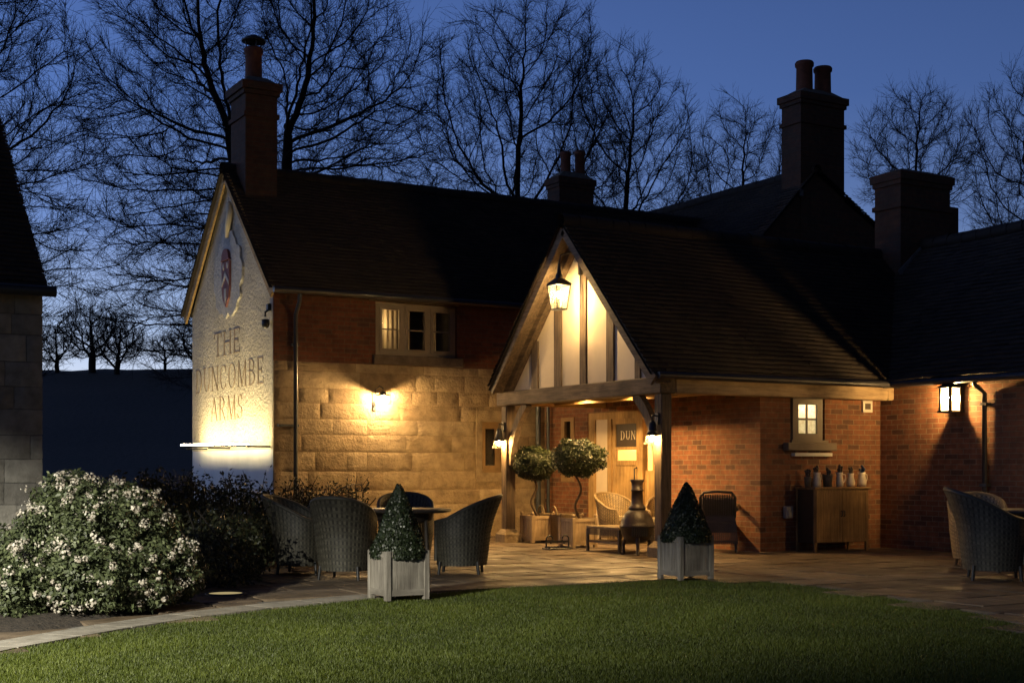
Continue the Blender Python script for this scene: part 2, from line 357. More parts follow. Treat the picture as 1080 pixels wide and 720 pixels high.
# one big sheet: garden level in front, a field rising to a crest behind
xs = np.concatenate([np.linspace(-700, -120, 12), np.linspace(-100, 160, 53), np.linspace(180, 700, 12)])
ys = np.concatenate([np.linspace(-200, -20, 6), np.linspace(-10, 170, 61), np.linspace(190, 1200, 16)])
GX, GY = np.meshgrid(xs, ys)
Xc = .866 * GX - .5 * GY; Yc = .5 * GX + .866 * GY
def hill(Xc, Yc):
    t = np.clip((Yc - 34) / 92, 0, 1); top = 10.75 + .012 * (-Xc - 30) * (Xc < 0) + .25 * np.sin(Xc * .05) + .22 * np.sin(Xc * .21 + 1) + .1 * np.sin(Xc * .63)
    return np.where(Yc > 126, top - np.clip((Yc - 126) / 400, 0, 1) ** 1.2 * 20, top * (t * t * (1.9 - .9 * t)))
GZ = hill(Xc, Yc) - .06
n1, n0 = GX.shape
V = np.stack([GX, GY, GZ], -1).reshape(-1, 3)
idx = np.arange(n1 * n0).reshape(n1, n0)
F = np.stack([idx[:-1, :-1], idx[:-1, 1:], idx[1:, 1:], idx[1:, :-1]], -1).reshape(-1, 4)
tag(link('ground', np_mesh('ground', V, F, smooth=True), M['field']), 'dark field rising to a low crest behind the inn', 'ground', kind='structure')

def poly_obj(name, P, z, m, label, cat):
    me = bpy.data.meshes.new(name); me.from_pydata([(p[0], p[1], z) for p in P], [], [tuple(range(len(P)))]); me.update()
    return tag(link(name, me, m), label, cat, kind='structure')
near_l = cam2w(-9, 2); near_r = cam2w(9, 2)
poly_obj('lawn', edge_s + [near_r, near_l], .0, M['lawn'], 'short green lawn in front of the patio', 'lawn')
# grass blades
def in_lawn(X, Y):
    E = np.array([(p[0], p[1]) for p in edge_s]); Ex = .866 * E[:, 0] - .5 * E[:, 1]; Ey = .5 * E[:, 0] + .866 * E[:, 1]
    return Y < np.interp(X, Ex, Ey) + .035
N = 760000
Yb = 6.3 + (15.2 - 6.3) * rng.random(N) ** 1.15; Xb = (rng.random(N) * 2 - 1) * (.40 * Yb + .35)
ok = in_lawn(Xb, Yb); Xb = Xb[ok]; Yb = Yb[ok]; N = len(Xb)
ax, ay = .866 * Xb + .5 * Yb, -.5 * Xb + .866 * Yb
hgt = .012 + .019 * rng.random(N) ** 1.5; clump = .5 + .5 * np.sin(ax * 2.3 + np.sin(ay * 1.7) * 2) * np.sin(ay * 2.1 + np.cos(ax * 1.3) * 2); hgt *= .8 + .4 * clump
ang = rng.random(N) * 6.283; wid = .0020 + .0018 * rng.random(N); lean = rng.random(N) * .8 * hgt; la = rng.random(N) * 6.283
dx, dy = np.cos(ang) * wid, np.sin(ang) * wid
V = np.empty((N, 3, 3), np.float32)
V[:, 0] = np.stack([ax - dx, ay - dy, np.zeros(N)], 1); V[:, 1] = np.stack([ax + dx, ay + dy, np.zeros(N)], 1)
V[:, 2] = np.stack([ax + np.cos(la) * lean, ay + np.sin(la) * lean, hgt], 1)
tt = np.clip(rng.normal(.5, .2, N) + .34 * (clump - .5), 0, 1)
tag(link('grass', np_mesh('grass', V.reshape(-1, 3), np.arange(N * 3).reshape(-1, 3), tt), M['grass']), 'short mown grass blades covering the lawn', 'grass', kind='stuff')

# patio flags: random coursed slabs over a dark bed
def outside(x, y):                                       # True where the patio lies
    X = .866 * x - .5 * y; Y = .5 * x + .866 * y
    E = np.array([(p[0], p[1]) for p in edge_s]); Ex = .866 * E[:, 0] - .5 * E[:, 1]; Ey = .5 * E[:, 0] + .866 * E[:, 1]
    off = .0 if X > -1.2 else .42
    return Y > np.interp(X, Ex, Ey) + off
bed = [cam2w(*p) for p in ((-7.5, 9.2), (-5.0, 9.25), (-3.6, 10.0), (-3.05, 11.2), (-3.05, 12.5), (-3.0, 13.7), (-3.0, 16.0), (-2.7, 17.3), (-2.0, 18.4), (-2.6, 20.5), (-5, 22), (-10, 22), (-12, 12))]
def in_poly(x, y, P):
    c = False; n = len(P); j = n - 1
    for i in range(n):
        if (P[i][1] > y) != (P[j][1] > y) and x < (P[j][0] - P[i][0]) * (y - P[i][1]) / (P[j][1] - P[i][1]) + P[i][0]: c = not c
        j = i
    return c
mb = MB(); y = 2.0; rr = random.Random(3)
while y < 22:
    hrow = rr.choice((.45, .6, .6, .75)); x = -1 + rr.random() * .6
    while x < 20:
        w = rr.choice((.45, .6, .75, .9, 1.05)); cx, cy = x + w / 2, y + hrow / 2
        X = .866 * cx - .5 * cy; Y = .5 * cx + .866 * cy
        if outside(cx, cy) and not in_poly(cx, cy, bed) and Y < 28:
            g = .007; z = .012 + rr.random() * .005; c = .008
            x0, x1, y0, y1 = x + g, x + w - g, y + g, y + hrow - g
            def jz(): return z + rr.uniform(-.0025, .0025)
            vs = [(x0, y0, -.03), (x1, y0, -.03), (x1, y1, -.03), (x0, y1, -.03), (x0 + c, y0 + c, jz()), (x1 - c, y0 + c, jz()), (x1 - c, y1 - c, jz()), (x0 + c, y1 - c, jz())]
            mb.add(vs, [(4, 5, 6, 7), (0, 1, 5, 4), (1, 2, 6, 5), (2, 3, 7, 6), (3, 0, 4, 7)], tint=rr.random())
        x += w
    y += hrow
tag(mb.build('patio', M['flag']), 'worn stone flag patio between the lawn and the inn', 'patio', kind='structure')
pj = [e for e in edge_s] + [cam2w(9, 8), cam2w(14, 14), cam2w(10, 30), cam2w(-8, 30), cam2w(-12, 10)]
poly_obj('patio_joints', pj, -.004, M['mortar_grey'], 'dark joints under the patio flags', 'patio')
# kerb strip of flags along the lawn edge
mb = MB(); E = [np.array(p) for p in edge_s]; acc = 0; start = 0
dist = [0]
for i in range(1, len(E)): dist.append(dist[-1] + np.linalg.norm(E[i] - E[i - 1]))
def at(d):
    i = max(1, min(len(E) - 1, int(np.searchsorted(dist, d)))); f = (d - dist[i - 1]) / (dist[i] - dist[i - 1])
    p = E[i - 1] + (E[i] - E[i - 1]) * f; t = (E[i] - E[i - 1]) / np.linalg.norm(E[i] - E[i - 1]); return p, np.array((-t[1], t[0]))
d = .2; Lmax = dist[-1] - .3
while d < Lmax:
    w = rr.uniform(.5, .85); p, n = at(d + .008); q, m_ = at(min(d + w - .008, Lmax)); wd = .40
    X = .866 * p[0] - .5 * p[1]
    if X > -1.3: break
    z = .02; o = .02
    vs = [(*(p + n * o), -.04), (*(q + m_ * o), -.04), (*(q + m_ * wd), -.04), (*(p + n * wd), -.04), (*(p + n * (o + .008)), z), (*(q + m_ * (o + .008)), z), (*(q + m_ * (wd - .008)), z), (*(p + n * (wd - .008)), z)]
    mb.add(vs, [(4, 5, 6, 7), (0, 1, 5, 4), (1, 2, 6, 5), (2, 3, 7, 6), (3, 0, 4, 7)], tint=rr.random()); d += w
tag(mb.build('path', M['kerb']), 'pale stone edging path along the left lawn edge', 'path', kind='structure')
# soil bed
P = smooth_line(bed + [bed[0]], 5)[:-1]; c = np.mean(np.array([(p[0], p[1]) for p in P]), 0)
V = []; F = []; K = 14
for i, p in enumerate(P):
    for j in range(K + 1):
        f = j / K; q = np.array(p) * (1 - f) + c * f
        V.append((q[0], q[1], -.02 + .10 * min(1, f * 5) + rng.normal(0, .012)))
nP = len(P)
for i in range(nP):
    for j in range(K): F.append((i * (K + 1) + j, ((i + 1) % nP) * (K + 1) + j, ((i + 1) % nP) * (K + 1) + j + 1, i * (K + 1) + j + 1))
tag(link('flower_bed', np_mesh('flower_bed', V, F, smooth=True), M['soil']), 'dark earth bed under the shrubs at the left', 'flower bed', kind='structure')

# ------------------------------------------------------------------ building helpers
def roof_tiles(p0, u, s, W, Ls, gauge=.1, tw=.168, clip=None):
    """plain tiles on a plane: p0 eave corner, u along the eave, s up the slope"""
    p0 = np.array(p0, float); u = np.array(u, float); u /= np.linalg.norm(u); s = np.array(s, float); s /= np.linalg.norm(s)
    n = np.cross(u, s); n = n if n[2] > 0 else -n
    nr = int(Ls / gauge); nc = int(W / tw) + 2
    I, J = np.meshgrid(np.arange(nr), np.arange(nc), indexing='ij'); I = I.ravel(); J = J.ravel()
    x0 = (J - .5 * (I % 2) - .5) * tw; x1 = x0 + tw - .004; x0 = np.clip(x0, 0, W); x1 = np.clip(x1, 0, W)
    k = x1 > x0 + .01; I, x0, x1 = I[k], x0[k], x1[k]; m = len(I)
    sag = .012 * np.sin(x0 * .9 + 1) + .01 * np.sin(x0 * 2.3 + I * .2)
    y0 = I * gauge + rng.normal(0, .003, m); y1 = (I + 1) * gauge + .012
    hb = .036 + rng.normal(0, .0035, m) + sag; ht = .008 + sag; tl = rng.normal(0, .0025, m)
    def pt(x, y, h): return p0 + np.outer(x, u) + np.outer(y, s) + np.outer(h, n)
    A, B, C, D = pt(x0, y0, hb + tl), pt(x1, y0, hb - tl), pt(x1, y1, ht), pt(x0, y1, ht)
    E_, F_ = pt(x0, y0 + .002, hb - .022), pt(x1, y0 + .002, hb - .022)
    if clip is not None:
        kk = clip((A + C) / 2); A, B, C, D, E_, F_ = [q[kk] for q in (A, B, C, D, E_, F_)]; m = len(A)
    V = np.stack([A, B, C, D, E_, F_], 1).reshape(-1, 3); b = np.arange(m)[:, None] * 6
    F = np.concatenate([b + np.array([[0, 1, 2, 3]]), b + np.array([[4, 5, 1, 0]])], 0)
    t = np.clip(rng.normal(.45, .22, m), 0, 1); return V, F, np.concatenate([t, t])
def join(parts):
    V = []; F = []; T = []; o = 0
    for v, f, t in parts: V.append(v); F.append(f + o); T.append(t); o += len(v)
    return np.concatenate(V), np.concatenate(F), np.concatenate(T)
def mbq(mb):                                            # quads of an MB as arrays
    f = [q for q in mb.f if len(q) == 4]; return np.array(mb.v, float), np.array(f), np.full(len(f), .3)
def roof(name, parent, planes, solids):
    V, F, T = join([roof_tiles(*p) for p in planes] + [mbq(s) for s in solids])
    return link(name, np_mesh(name, V - np.array(ORG), F, T), M['tile'], parent)
def ridge_caps(p, q, r=.11):
    mb = MB(); p = Vector(p); q = Vector(q); L = (q - p).length; n = int(L / .3)
    for i in range(n):
        a = p.lerp(q, i / n); b = p.lerp(q, (i + .97) / n); j = Vector((0, 0, random.uniform(-.008, .008)))
        mb.tube([a + j, b + j * .6], [r, r * .95], 10, cap=False)
    return mb
def ashlar(plane, fixed, x0, x1, z0, z1, hs, ws, holes=(), proud=.014, seed=1, outward=-1):
    """coursed blocks, each a little uneven face; returns an MB.  plane 'y': face at y=fixed, x0..x1 runs along x"""
    mb = MB(); rg = random.Random(seed); z = z0
    def P(x, d, zz): return (x, fixed + outward * d, zz) if plane == 'y' else (fixed + outward * d, x, zz)
    while z < z1 - .06:
        h = rg.uniform(*hs); h = min(h, z1 - z)
        if z1 - z - h < .14: h = z1 - z
        x = x0 - rg.random() * .3
        while x < x1:
            w = rg.uniform(*ws); xa, xb = max(x, x0) + .003, min(x + w, x1) - .003; x += w
            if xb - xa < .07: continue
            segs = [(xa, xb)]
            for (ha, hb, hza, hzb) in holes:
                if z + h > hza + .02 and z < hzb - .02:
                    new = []
                    for (sa, sb) in segs:
                        if sb < ha or sa > hb: new.append((sa, sb))
                        else:
                            if ha - sa > .08: new.append((sa, ha - .004))
                            if sb - hb > .08: new.append((hb + .004, sb))
                    segs = new
            for sa, sb in segs:
                nx = max(4, int((sb - sa) / .08)); nz = 6; za, zb = z + .003 + rg.uniform(0, .004), z + h - .003 - rg.uniform(0, .004)
                vs = []; pr = proud * rg.uniform(.86, 1.1); t = rg.random(); ph = rg.random() * 9
                for i in range(nx + 1):
                    for j in range(nz + 1):
                        ed = min(i, nx - i, j, nz - j); d = (pr - .0045 if ed == 0 else pr) + rg.uniform(-.0016, .0016)
                        sx_ = (sa if i == 0 else sb if i == nx else sa + .012 + (sb - sa - .024) * (i - 1) / (nx - 2)) + (rg.uniform(-.005, .005) if ed else rg.uniform(-.003, .003)); sz = (za if j == 0 else zb if j == nz else za + .012 + (zb - za - .024) * (j - 1) / (nz - 2)) + rg.uniform(-.003, .003)
                        vs.append(P(sx_, d, sz))
                fs = [(i * (nz + 1) + j, (i + 1) * (nz + 1) + j, (i + 1) * (nz + 1) + j + 1, i * (nz + 1) + j + 1) for i in range(nx) for j in range(nz)]
                mb.add(vs, fs, True, t)
        z += h
    return mb
def wall_with_holes(plane, lo, hi, x0, x1, z0, z1, holes):
    mb = MB(); xs_ = sorted({x0, x1, *[h[0] for h in holes], *[h[1] for h in holes]}); zs_ = sorted({z0, z1, *[h[2] for h in holes], *[h[3] for h in holes]})
    for i in range(len(xs_) - 1):
        run = None
        for j in range(len(zs_) - 1):
            cx, cz = (xs_[i] + xs_[i + 1]) / 2, (zs_[j] + zs_[j + 1]) / 2
            if any(h[0] < cx < h[1] and h[2] < cz < h[3] for h in holes): continue
            if plane == 'y': mb.box(xs_[i], xs_[i + 1], lo, hi, zs_[j], zs_[j + 1])
            else: mb.box(lo, hi, xs_[i], xs_[i + 1], zs_[j], zs_[j + 1])
    return mb
def chimney_on(parent, x0, x1, y0, y1, z0, z1, pots, name='chimney', cap=.07, cowl=False):
    mb = MB(); mb.box(x0, x1, y0, y1, z0, z1 - .22)
    mb.box(x0 - .035, x1 + .035, y0 - .035, y1 + .035, z1 - .62, z1 - .54)
    mb.box(x0 - cap * .5, x1 + cap * .5, y0 - cap * .5, y1 + cap * .5, z1 - .219, z1 - .14)
    mb.box(x0 - cap, x1 + cap, y0 - cap, y1 + cap, z1 - .139, z1)
    ch = mb.build(name, M['brick_dark'], parent)
    cx, cy = (x0 + x1) / 2, (y0 + y1) / 2
    if pots:
        f = MB(); hx, hy = (x1 - x0) / 2, (y1 - y0) / 2
        v = [(x0 - .02, y0 - .02, z1), (x1 + .02, y0 - .02, z1), (x1 + .02, y1 + .02, z1), (x0 - .02, y1 + .02, z1), (cx - hx * .6, cy - hy * .5, z1 + .15), (cx + hx * .6, cy - hy * .5, z1 + .15), (cx + hx * .6, cy + hy * .5, z1 + .15), (cx - hx * .6, cy + hy * .5, z1 + .15)]
        f.add(v, [(4, 5, 6, 7), (0, 1, 5, 4), (1, 2, 6, 5), (2, 3, 7, 6), (3, 0, 4, 7)]); f.build('flaunching', M['mortar_grey'], ch)
    for px, py, r, hh in pots:
        p = MB(); p.lathe([(r * .95, 0), (r * .9, hh * .1), (r * .86, hh * .8), (r * 1.0, hh * .84), (r * 1.02, hh * .95), (r * .9, hh), (r * .7, hh), (r * .66, hh * .5)], (px, py, z1 + .10), 18)
        p.build('chimney_pot', M['terracotta'], ch)
    return ch

# ------------------------------------------------------------------ the inn: stone and brick range with a roughcast gable
A0, AB = 7.74, 21.33
inn = thing('inn_building', (7.74, 21.33, 0), 'long two storey inn of stone and brick with a floodlit white gable end', 'building'); setorg(inn)
win = (9.59, 11.18, 3.2, 4.13); swin = (11.68, 12.13, 1.16, 2.08)
core = wall_with_holes('y', AB - .008, AB + .3, A0 + .262, 18.2, -.1, 3.029, [swin]); core.box(A0 + .008, A0 + .262, AB - .008, AB + .029, -.1, 3.029); core.build('stone_core', M['mortar'], inn)
ashlar('y', AB, A0 + .012, 13.4, .02, 3.03, (.24, .34), (.35, 1.25), [(swin[0] - .12, swin[1] + .12, swin[2] - .16, swin[3] + .2)], seed=5).build('stone_wall', M['stone'], inn)
mb = MB()
mb.box(A0 + .014, 13.1, AB - .055, AB, .0, .40); mb.build('plinth', M['stone'], inn)
core = wall_with_holes('y', AB - .006, AB + .3, A0 + .262, 18.2, 3.03, 4.32, [win]); core.box(A0 + .004, A0 + .262, AB - .006, AB + .029, 3.03, 4.32); core.build('brick_wall', M['brick_old'], inn)
mb = MB()
for i in range(46): mb.box(A0 + .1 + i * .225, A0 + .1 + i * .225 + .11, AB - .05, AB - .006, 4.15, 4.225)
mb.box(A0 + .05, 18, AB - .06, AB - .004, 4.225, 4.30); mb.build('dentil_course', M['brick_old'], inn)
gz = 4.25; rz_ = 6.62; gy0, gy1, gym = AB, AB + 4.56, AB + 2.28
gq = AB + .03
mb = MB(); mb.prism([(gq, 1.56), (gy1, 1.56), (gy1, gz), (gym, rz_ - .02), (gq, gz)], 'x', A0, A0 + .26); mb.build('gable_wall', M['roughcast'], inn)
mb = MB(); mb.box(A0 + .002, A0 + .26, gq + .001, gy1 - .001, -.1, 1.559); mb.build('gable_base', M['limewash'], inn)
mb = MB(); mb.box(A0 + .26, 18, gy1 - .3, gy1, -.1, gz); mb.box(A0 + .27, 18, gym - .05, gym + .05, 3.9, 6.3); mb.build('rear_wall', M['stone'], inn)
sl = (rz_ - 4.22) / (gym - (AB - .24)); s_ = (0, 1, sl); Ls = math.hypot(gym - (AB - .24), rz_ - 4.22)
deck = MB(); x0r, x1r = A0 - .16, 19.2
deck.add([(x0r, AB - .24, 4.2), (x1r, AB - .24, 4.2), (x1r, gym, rz_ - .01), (x0r, gym, rz_ - .01), (x0r, gy1 + .24, 4.2), (x1r, gy1 + .24, 4.2)], [(0, 1, 2, 3), (3, 2, 5, 4)])
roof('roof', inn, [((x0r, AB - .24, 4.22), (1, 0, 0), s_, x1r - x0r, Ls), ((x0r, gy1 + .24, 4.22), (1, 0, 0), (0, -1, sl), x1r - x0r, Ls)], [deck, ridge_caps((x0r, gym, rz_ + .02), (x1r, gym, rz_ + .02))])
for sgn in (0, 1):
    ye = AB - .2 if sgn == 0 else gy1 + .2
    mb = MB(); mb.bar((A0 - .08, ye, 4.13), (A0 - .08, gym, rz_ - .10), .04, .2, (0, 0, 1)); mb.build('barge_board', M['pale_oak_y'], inn)
chimney_on(inn, A0 + .09, A0 + .68, 23.0, 23.8, 5.9, 8.1, [(A0 + .38, 23.4, .17, .62)], cap=.08)
mb = MB(); cx, cy = A0 + .38, 23.4
for ang in range(4): mb.tube([(cx + .13 * math.cos(ang * 1.57), cy + .13 * math.sin(ang * 1.57), 8.78), (cx + .15 * math.cos(ang * 1.57), cy + .15 * math.sin(ang * 1.57), 8.93)], .012, 6)
mb.lathe([(.0, .13), (.06, .12), (.22, .03), (.22, .0), (.0, .015)], (cx, cy, 8.93), 14); mb.build('chimney_cowl', M['black'], inn)
chimney_on(inn, ray_b(590, 24.7), ray_b(626, 24.7), 24.7, 25.2, 4.6, 7.55, [(ray_b(596.5, 24.95), 24.95, .125, .5), (ray_b(611.5, 24.95), 24.95, .125, .56)], cap=.05)
# the three light window over the stone
def casement(parent, x0, x1, z0, z1, y, n, frame, glassm, bars=1, fw=.06, depth=.1):
    f = MB(); f.box(x0, x1, y, y + depth, z0, z0 + fw); f.box(x0, x1, y, y + depth, z1 - fw, z1)
    w = (x1 - x0 - fw) / n
    for i in range(n + 1): f.box(x0 + i * w, x0 + i * w + fw, y, y + depth, z0 + fw, z1 - fw)
    fr = f.build('window', frame, parent)
    for i in range(n):
        a, b = x0 + i * w + fw, x0 + (i + 1) * w; c = MB(); s = .055
        for q in ((a, b, z0 + fw, z0 + fw + s), (a, b, z1 - fw - s, z1 - fw), (a, a + s, z0 + fw + s, z1 - fw - s), (b - s, b, z0 + fw + s, z1 - fw - s)):
            c.box(q[0], q[1], y - .015, y + .04, q[2], q[3])
        for kx in range(bars): zz = z0 + fw + s + (z1 - z0 - 2 * fw - 2 * s) * (kx + 1) / (bars + 1); c.box(a + s, b - s, y + .0, y + .035, zz - .012, zz + .012)
        c.build('casement', frame, fr)
        g = MB(); g.box(a + s, b - s, y + .014, y + .02, z0 + fw + s, z1 - fw - s); g.build('pane', glassm, fr)
    return fr
wn = casement(inn, win[0] + .02, win[1] - .02, win[2] + .0, win[3] - .02, AB + .03, 3, M['frame'], M['glass'])
mb = MB(); mb.box(win[0] - .06, win[1] + .1, AB - .07, AB + .1, 3.035, 3.198, ch=.01); mb.build('window_sill', M['sillstone'], inn)
mb = MB(); mb.box(win[0] - .12, win[1] + .02, AB - .03, AB + .03, 4.131, 4.15); mb.build('window_head', M['frame'], inn)
def curtain(parent, x0, x1, z0, z1, y, m, amp=.018, name='curtain', nf=6):
    V = []; F = []; n = 40
    for i in range(n + 1):
        x = x0 + (x1 - x0) * i / n; o = amp * math.sin(i / n * nf * 6.283)
        V += [(x, y + o, z0), (x, y + o, z1)]
    F = [(2 * i, 2 * i + 2, 2 * i + 3, 2 * i + 1) for i in range(n)]
    b = MB(); b.add(V, F, True); return b.build(name, m, parent)
curtain(inn, 9.62, 10.16, 3.1, 4.1, AB + .34, M['curtain'], .012)
curtain(inn, 10.22, 10.36, 3.1, 4.1, AB + .24, M['curtain'], .012, nf=3); curtain(inn, 10.72, 10.88, 3.1, 4.1, AB + .24, M['curtain'], .012, nf=3)
mb = MB(); mb.box(9.55, 11.2, AB + .9, AB + .93, 2.9, 4.2); mb.box(9.5, 9.54, AB + .3, AB + .92, 2.9, 4.2); mb.box(11.2, 11.24, AB + .3, AB + .92, 2.9, 4.2)
mb.box(9.5, 11.24, AB + .31, AB + .93, 4.2, 4.22); mb.build('bedroom_wall', M['sillstone'], inn)
mb = MB(); mb.lathe([(0, -.04), (.03, -.03), (.045, 0), (.03, .035), (0, .045)], (9.77, AB + .22, 3.78), 12); mb.build('bedroom_lamp', emit('bedroom_bulb', (1, .7, .34), 70), inn)
casement(inn, swin[0], swin[1], swin[2], swin[3], AB + .10, 1, M['frame_d'], M['glass_dark'], 0, .07)
mb = MB(); mb.box(swin[0] - .12, swin[1] + .12, AB - .03, AB + .1, swin[2] - .16, swin[2] - .002); mb.box(swin[0] - .12, swin[1] + .12, AB - .03, AB + .1, swin[3] + .002, swin[3] + .2)
mb.box(swin[0] - .12, swin[0] - .002, AB - .029, AB + .1, swin[2], swin[3]); mb.box(swin[1] + .002, swin[1] + .12, AB - .029, AB + .1, swin[2], swin[3]); mb.build('window_surround', M['stone'], inn)
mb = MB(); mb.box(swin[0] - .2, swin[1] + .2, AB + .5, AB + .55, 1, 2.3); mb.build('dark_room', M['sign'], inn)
# gutter and downpipe
mb = MB(); mb.tube([(A0 - .1, AB - .29, 4.17), (17.5, AB - .29, 4.17)], .055, 10); mb.build('gutter', M['gutter'], inn)
mb = MB(); xp = ray_b(311.5, AB - .08)
mb.tube([(xp, AB - .29, 4.12), (xp, AB - .28, 4.0), (xp, AB - .1, 3.8), (xp, AB - .09, .05)], .036, 10)
for z in (3.3, 1.95, .7): mb.box(xp - .3 if z == 1.95 else xp - .06, xp + .06, AB - .1, AB - .02, z - .02, z + .02)
mb.build('downpipe', M['steelblue'], inn)

# lettering on the gable
def glyphs():
    T, t, s = .105, .04, .03
    def bar(x0, y0, x1, y1, w): return ('l', x0, y0, x1, y1, w)
    def sf(x, y, w=.16): return ('r', x - w, y - s / 2, x + w, y + s / 2)
    def arc(cx, cy, rx, ry, a0, a1): return ('a', cx, cy, rx, ry, a0, a1)
    G = {}
    G['T'] = (.86, [bar(.43, 0, .43, 1, T), bar(0.02, .97, .84, .97, t), bar(.03, .8, .03, .98, .04), bar(.83, .8, .83, .98, .04), sf(.43, .02, .17)])
    G['H'] = (1.0, [bar(.17, 0, .17, 1, T), bar(.83, 0, .83, 1, T), bar(.17, .52, .83, .52, t)] + [sf(x, y) for x in (.17, .83) for y in (.02, .98)])
    G['E'] = (.78, [bar(.17, 0, .17, 1, T), bar(.05, .97, .70, .97, t), bar(.05, .03, .74, .03, t), bar(.17, .52, .56, .52, t), bar(.70, .8, .70, .98, .04), bar(.74, .02, .74, .22, .04), bar(.56, .42, .56, .62, .04)])
    G['D'] = (.96, [bar(.17, 0, .17, 1, T), bar(.02, .97, .45, .97, t), bar(.02, .03, .45, .03, t), arc(.42, .5, .44, .47, -90, 90)])
    G['U'] = (.95, [bar(.17, .3, .17, 1, T), bar(.80, .3, .80, 1, t), arc(.485, .33, .315, .31, 180, 360), sf(.17, .98), sf(.80, .98, .13)])
    G['N'] = (1.0, [bar(.15, 0, .15, 1, t), bar(.85, 0, .85, 1, t), bar(.15, 1, .85, 0, T), sf(.15, .02, .13), sf(.85, .98, .13), bar(.02, .98, .2, .98, s)])
    G['C'] = (.92, [arc(.48, .5, .42, .48, 48, 312), bar(.78, .72, .78, .95, .045), bar(.78, .1, .78, .26, .035)])
    G['O'] = (1.0, [arc(.5, .5, .44, .48, 0, 360)])
    G['M'] = (1.2, [bar(.14, 0, .19, 1, t), bar(.19, 1, .6, .02, T), bar(.6, .02, 1.0, 1, t), bar(1.03, 0, .99, 1, T), sf(.14, .02, .13), sf(1.03, .02, .15)])
    G['B'] = (.84, [bar(.17, 0, .17, 1, T), bar(.02, .97, .4, .97, t), bar(.02, .03, .42, .03, t), bar(.17, .53, .42, .53, t), arc(.38, .75, .30, .22, -90, 90), arc(.40, .28, .36, .25, -90, 90)])
    G['A'] = (.98, [bar(.12, 0, .47, 1, t), bar(.47, 1, .86, 0, T), bar(.25, .36, .72, .36, t), sf(.12, .02, .13), sf(.86, .02)])
    G['R'] = (.92, [bar(.17, 0, .17, 1, T), bar(.02, .97, .42, .97, t), bar(.17, .48, .42, .48, t), arc(.40, .725, .33, .245, -90, 90), bar(.42, .48, .84, 0, T * .9), sf(.17, .02)])
    G['S'] = (.68, [arc(.34, .745, .25, .235, 40, 270), arc(.34, .27, .28, .25, -140, 90), bar(.55, .8, .55, .98, .04), bar(.08, .03, .08, .22, .04)])
    return G
GL = glyphs()
def word(text, place, d0, d1, gap=.14):
    """place(x, y, d) maps letter units to world; returns MB with every stroke a thin raised piece"""
    mb = MB(); x = 0; lay = 0
    for ch in text:
        w, st = GL[ch]
        for k_ in st:
            lay += 1; dd = d1 + (lay % 5) * .0006
            if k_[0] == 'r': _, xa, ya, xb, yb = k_; poly = [(xa, ya), (xb, ya), (xb, yb), (xa, yb)]; polys = [poly]
            elif k_[0] == 'l':
                _, xa, ya, xb, yb, wd = k_; dx, dy = xb - xa, yb - ya; L = math.hypot(dx, dy)
                if abs(dy) > abs(dx) * .2: polys = [[(xa - wd / 2, ya), (xa + wd / 2, ya), (xb + wd / 2, yb), (xb - wd / 2, yb)]]   # upright strokes keep level ends
                else: polys = [[(xa, ya - wd / 2), (xb, yb - wd / 2), (xb, yb + wd / 2), (xa, ya + wd / 2)]]
            else:
                _, cx, cy, rx, ry, a0, a1 = k_; n = 18; polys = []
                def pp(a, o): return (cx + (rx + o) * math.cos(a), cy + (ry + o * .4) * math.sin(a))
                for i in range(n):
                    aa, ab = R(a0 + (a1 - a0) * i / n), R(a0 + (a1 - a0) * (i + 1) / n)
                    wa, wb = [.035 + .07 * abs(math.cos(q)) ** 1.3 for q in (aa, ab)]
                    polys.append([pp(aa, -wa), pp(aa, 0), pp(ab, 0), pp(ab, -wb)])
            for poly in polys:
                n = len(poly); vs = [place(px + x, py, d0) for px, py in poly] + [place(px + x, py, dd) for px, py in poly]
                mb.add(vs, [tuple(range(n, 2 * n))] + [(i, (i + 1) % n, n + (i + 1) % n, n + i) for i in range(n)])
        x += w + gap
    return mb, x - gap
def word_width(text, gap=.14): return sum(GL[c][0] for c in text) + gap * (len(text) - 1)
sign = thing('wall_lettering', (A0, 23.6, 2.1), 'brown serif lettering reading THE DUNCOMBE ARMS on the white gable', 'sign'); setorg(sign)
for text, bl, br, z0, z1 in (('THE', 24.5, 23.02, 3.29, 3.73), ('DUNCOMBE', 25.66, 21.80, 2.67, 3.13), ('ARMS', 24.72, 22.88, 2.11, 2.55)):
    kx = (bl - br) / word_width(text)
    xo = 0
    for ch in text:
        w_, _ = word(ch, lambda x, y, d, bl=bl - xo * kx, kx=kx, z0=z0, z1=z1: (A0 - d, bl - x * kx, z0 + y * (z1 - z0)), -.01, .006)
        w_.build('letter', M['letter'], sign); xo += GL[ch][0] + .14

# carved coat of arms
cc = 23.62
crest = thing('coat_of_arms', (A0, cc, 4.0), 'painted coat of arms with a maroon shield high on the white gable', 'emblem'); setorg(crest)
def outline(n, f): return [f(2 * math.pi * i / n) for i in range(n)]
def mant(a):
    r = 1 + .034 * math.sin(a * 11 + .6) + .03 * math.sin(a * 17 + 1) + .03 * math.sin(a * 5 + 2); return (cc + .80 * r * math.sin(a) * (1 - .22 * max(0, math.cos(a))), 4.74 - .76 * r * -math.cos(a) * 1.02)
mb = MB(); mb.prism(outline(120, mant), 'x', A0 - .04, A0 + .01); mb.build('mantling', M['crest_grey'], crest)
sh = [(-.22, .34), (.22, .34), (.22, -.12), (.16, -.32), (.0, -.48), (-.16, -.32), (-.22, -.12)]
mb = MB(); mb.prism([(cc + p[0], 4.62 + p[1]) for p in sh], 'x', A0 - .075, A0 - .04); mb.build('shield', M['crest_red'], crest)
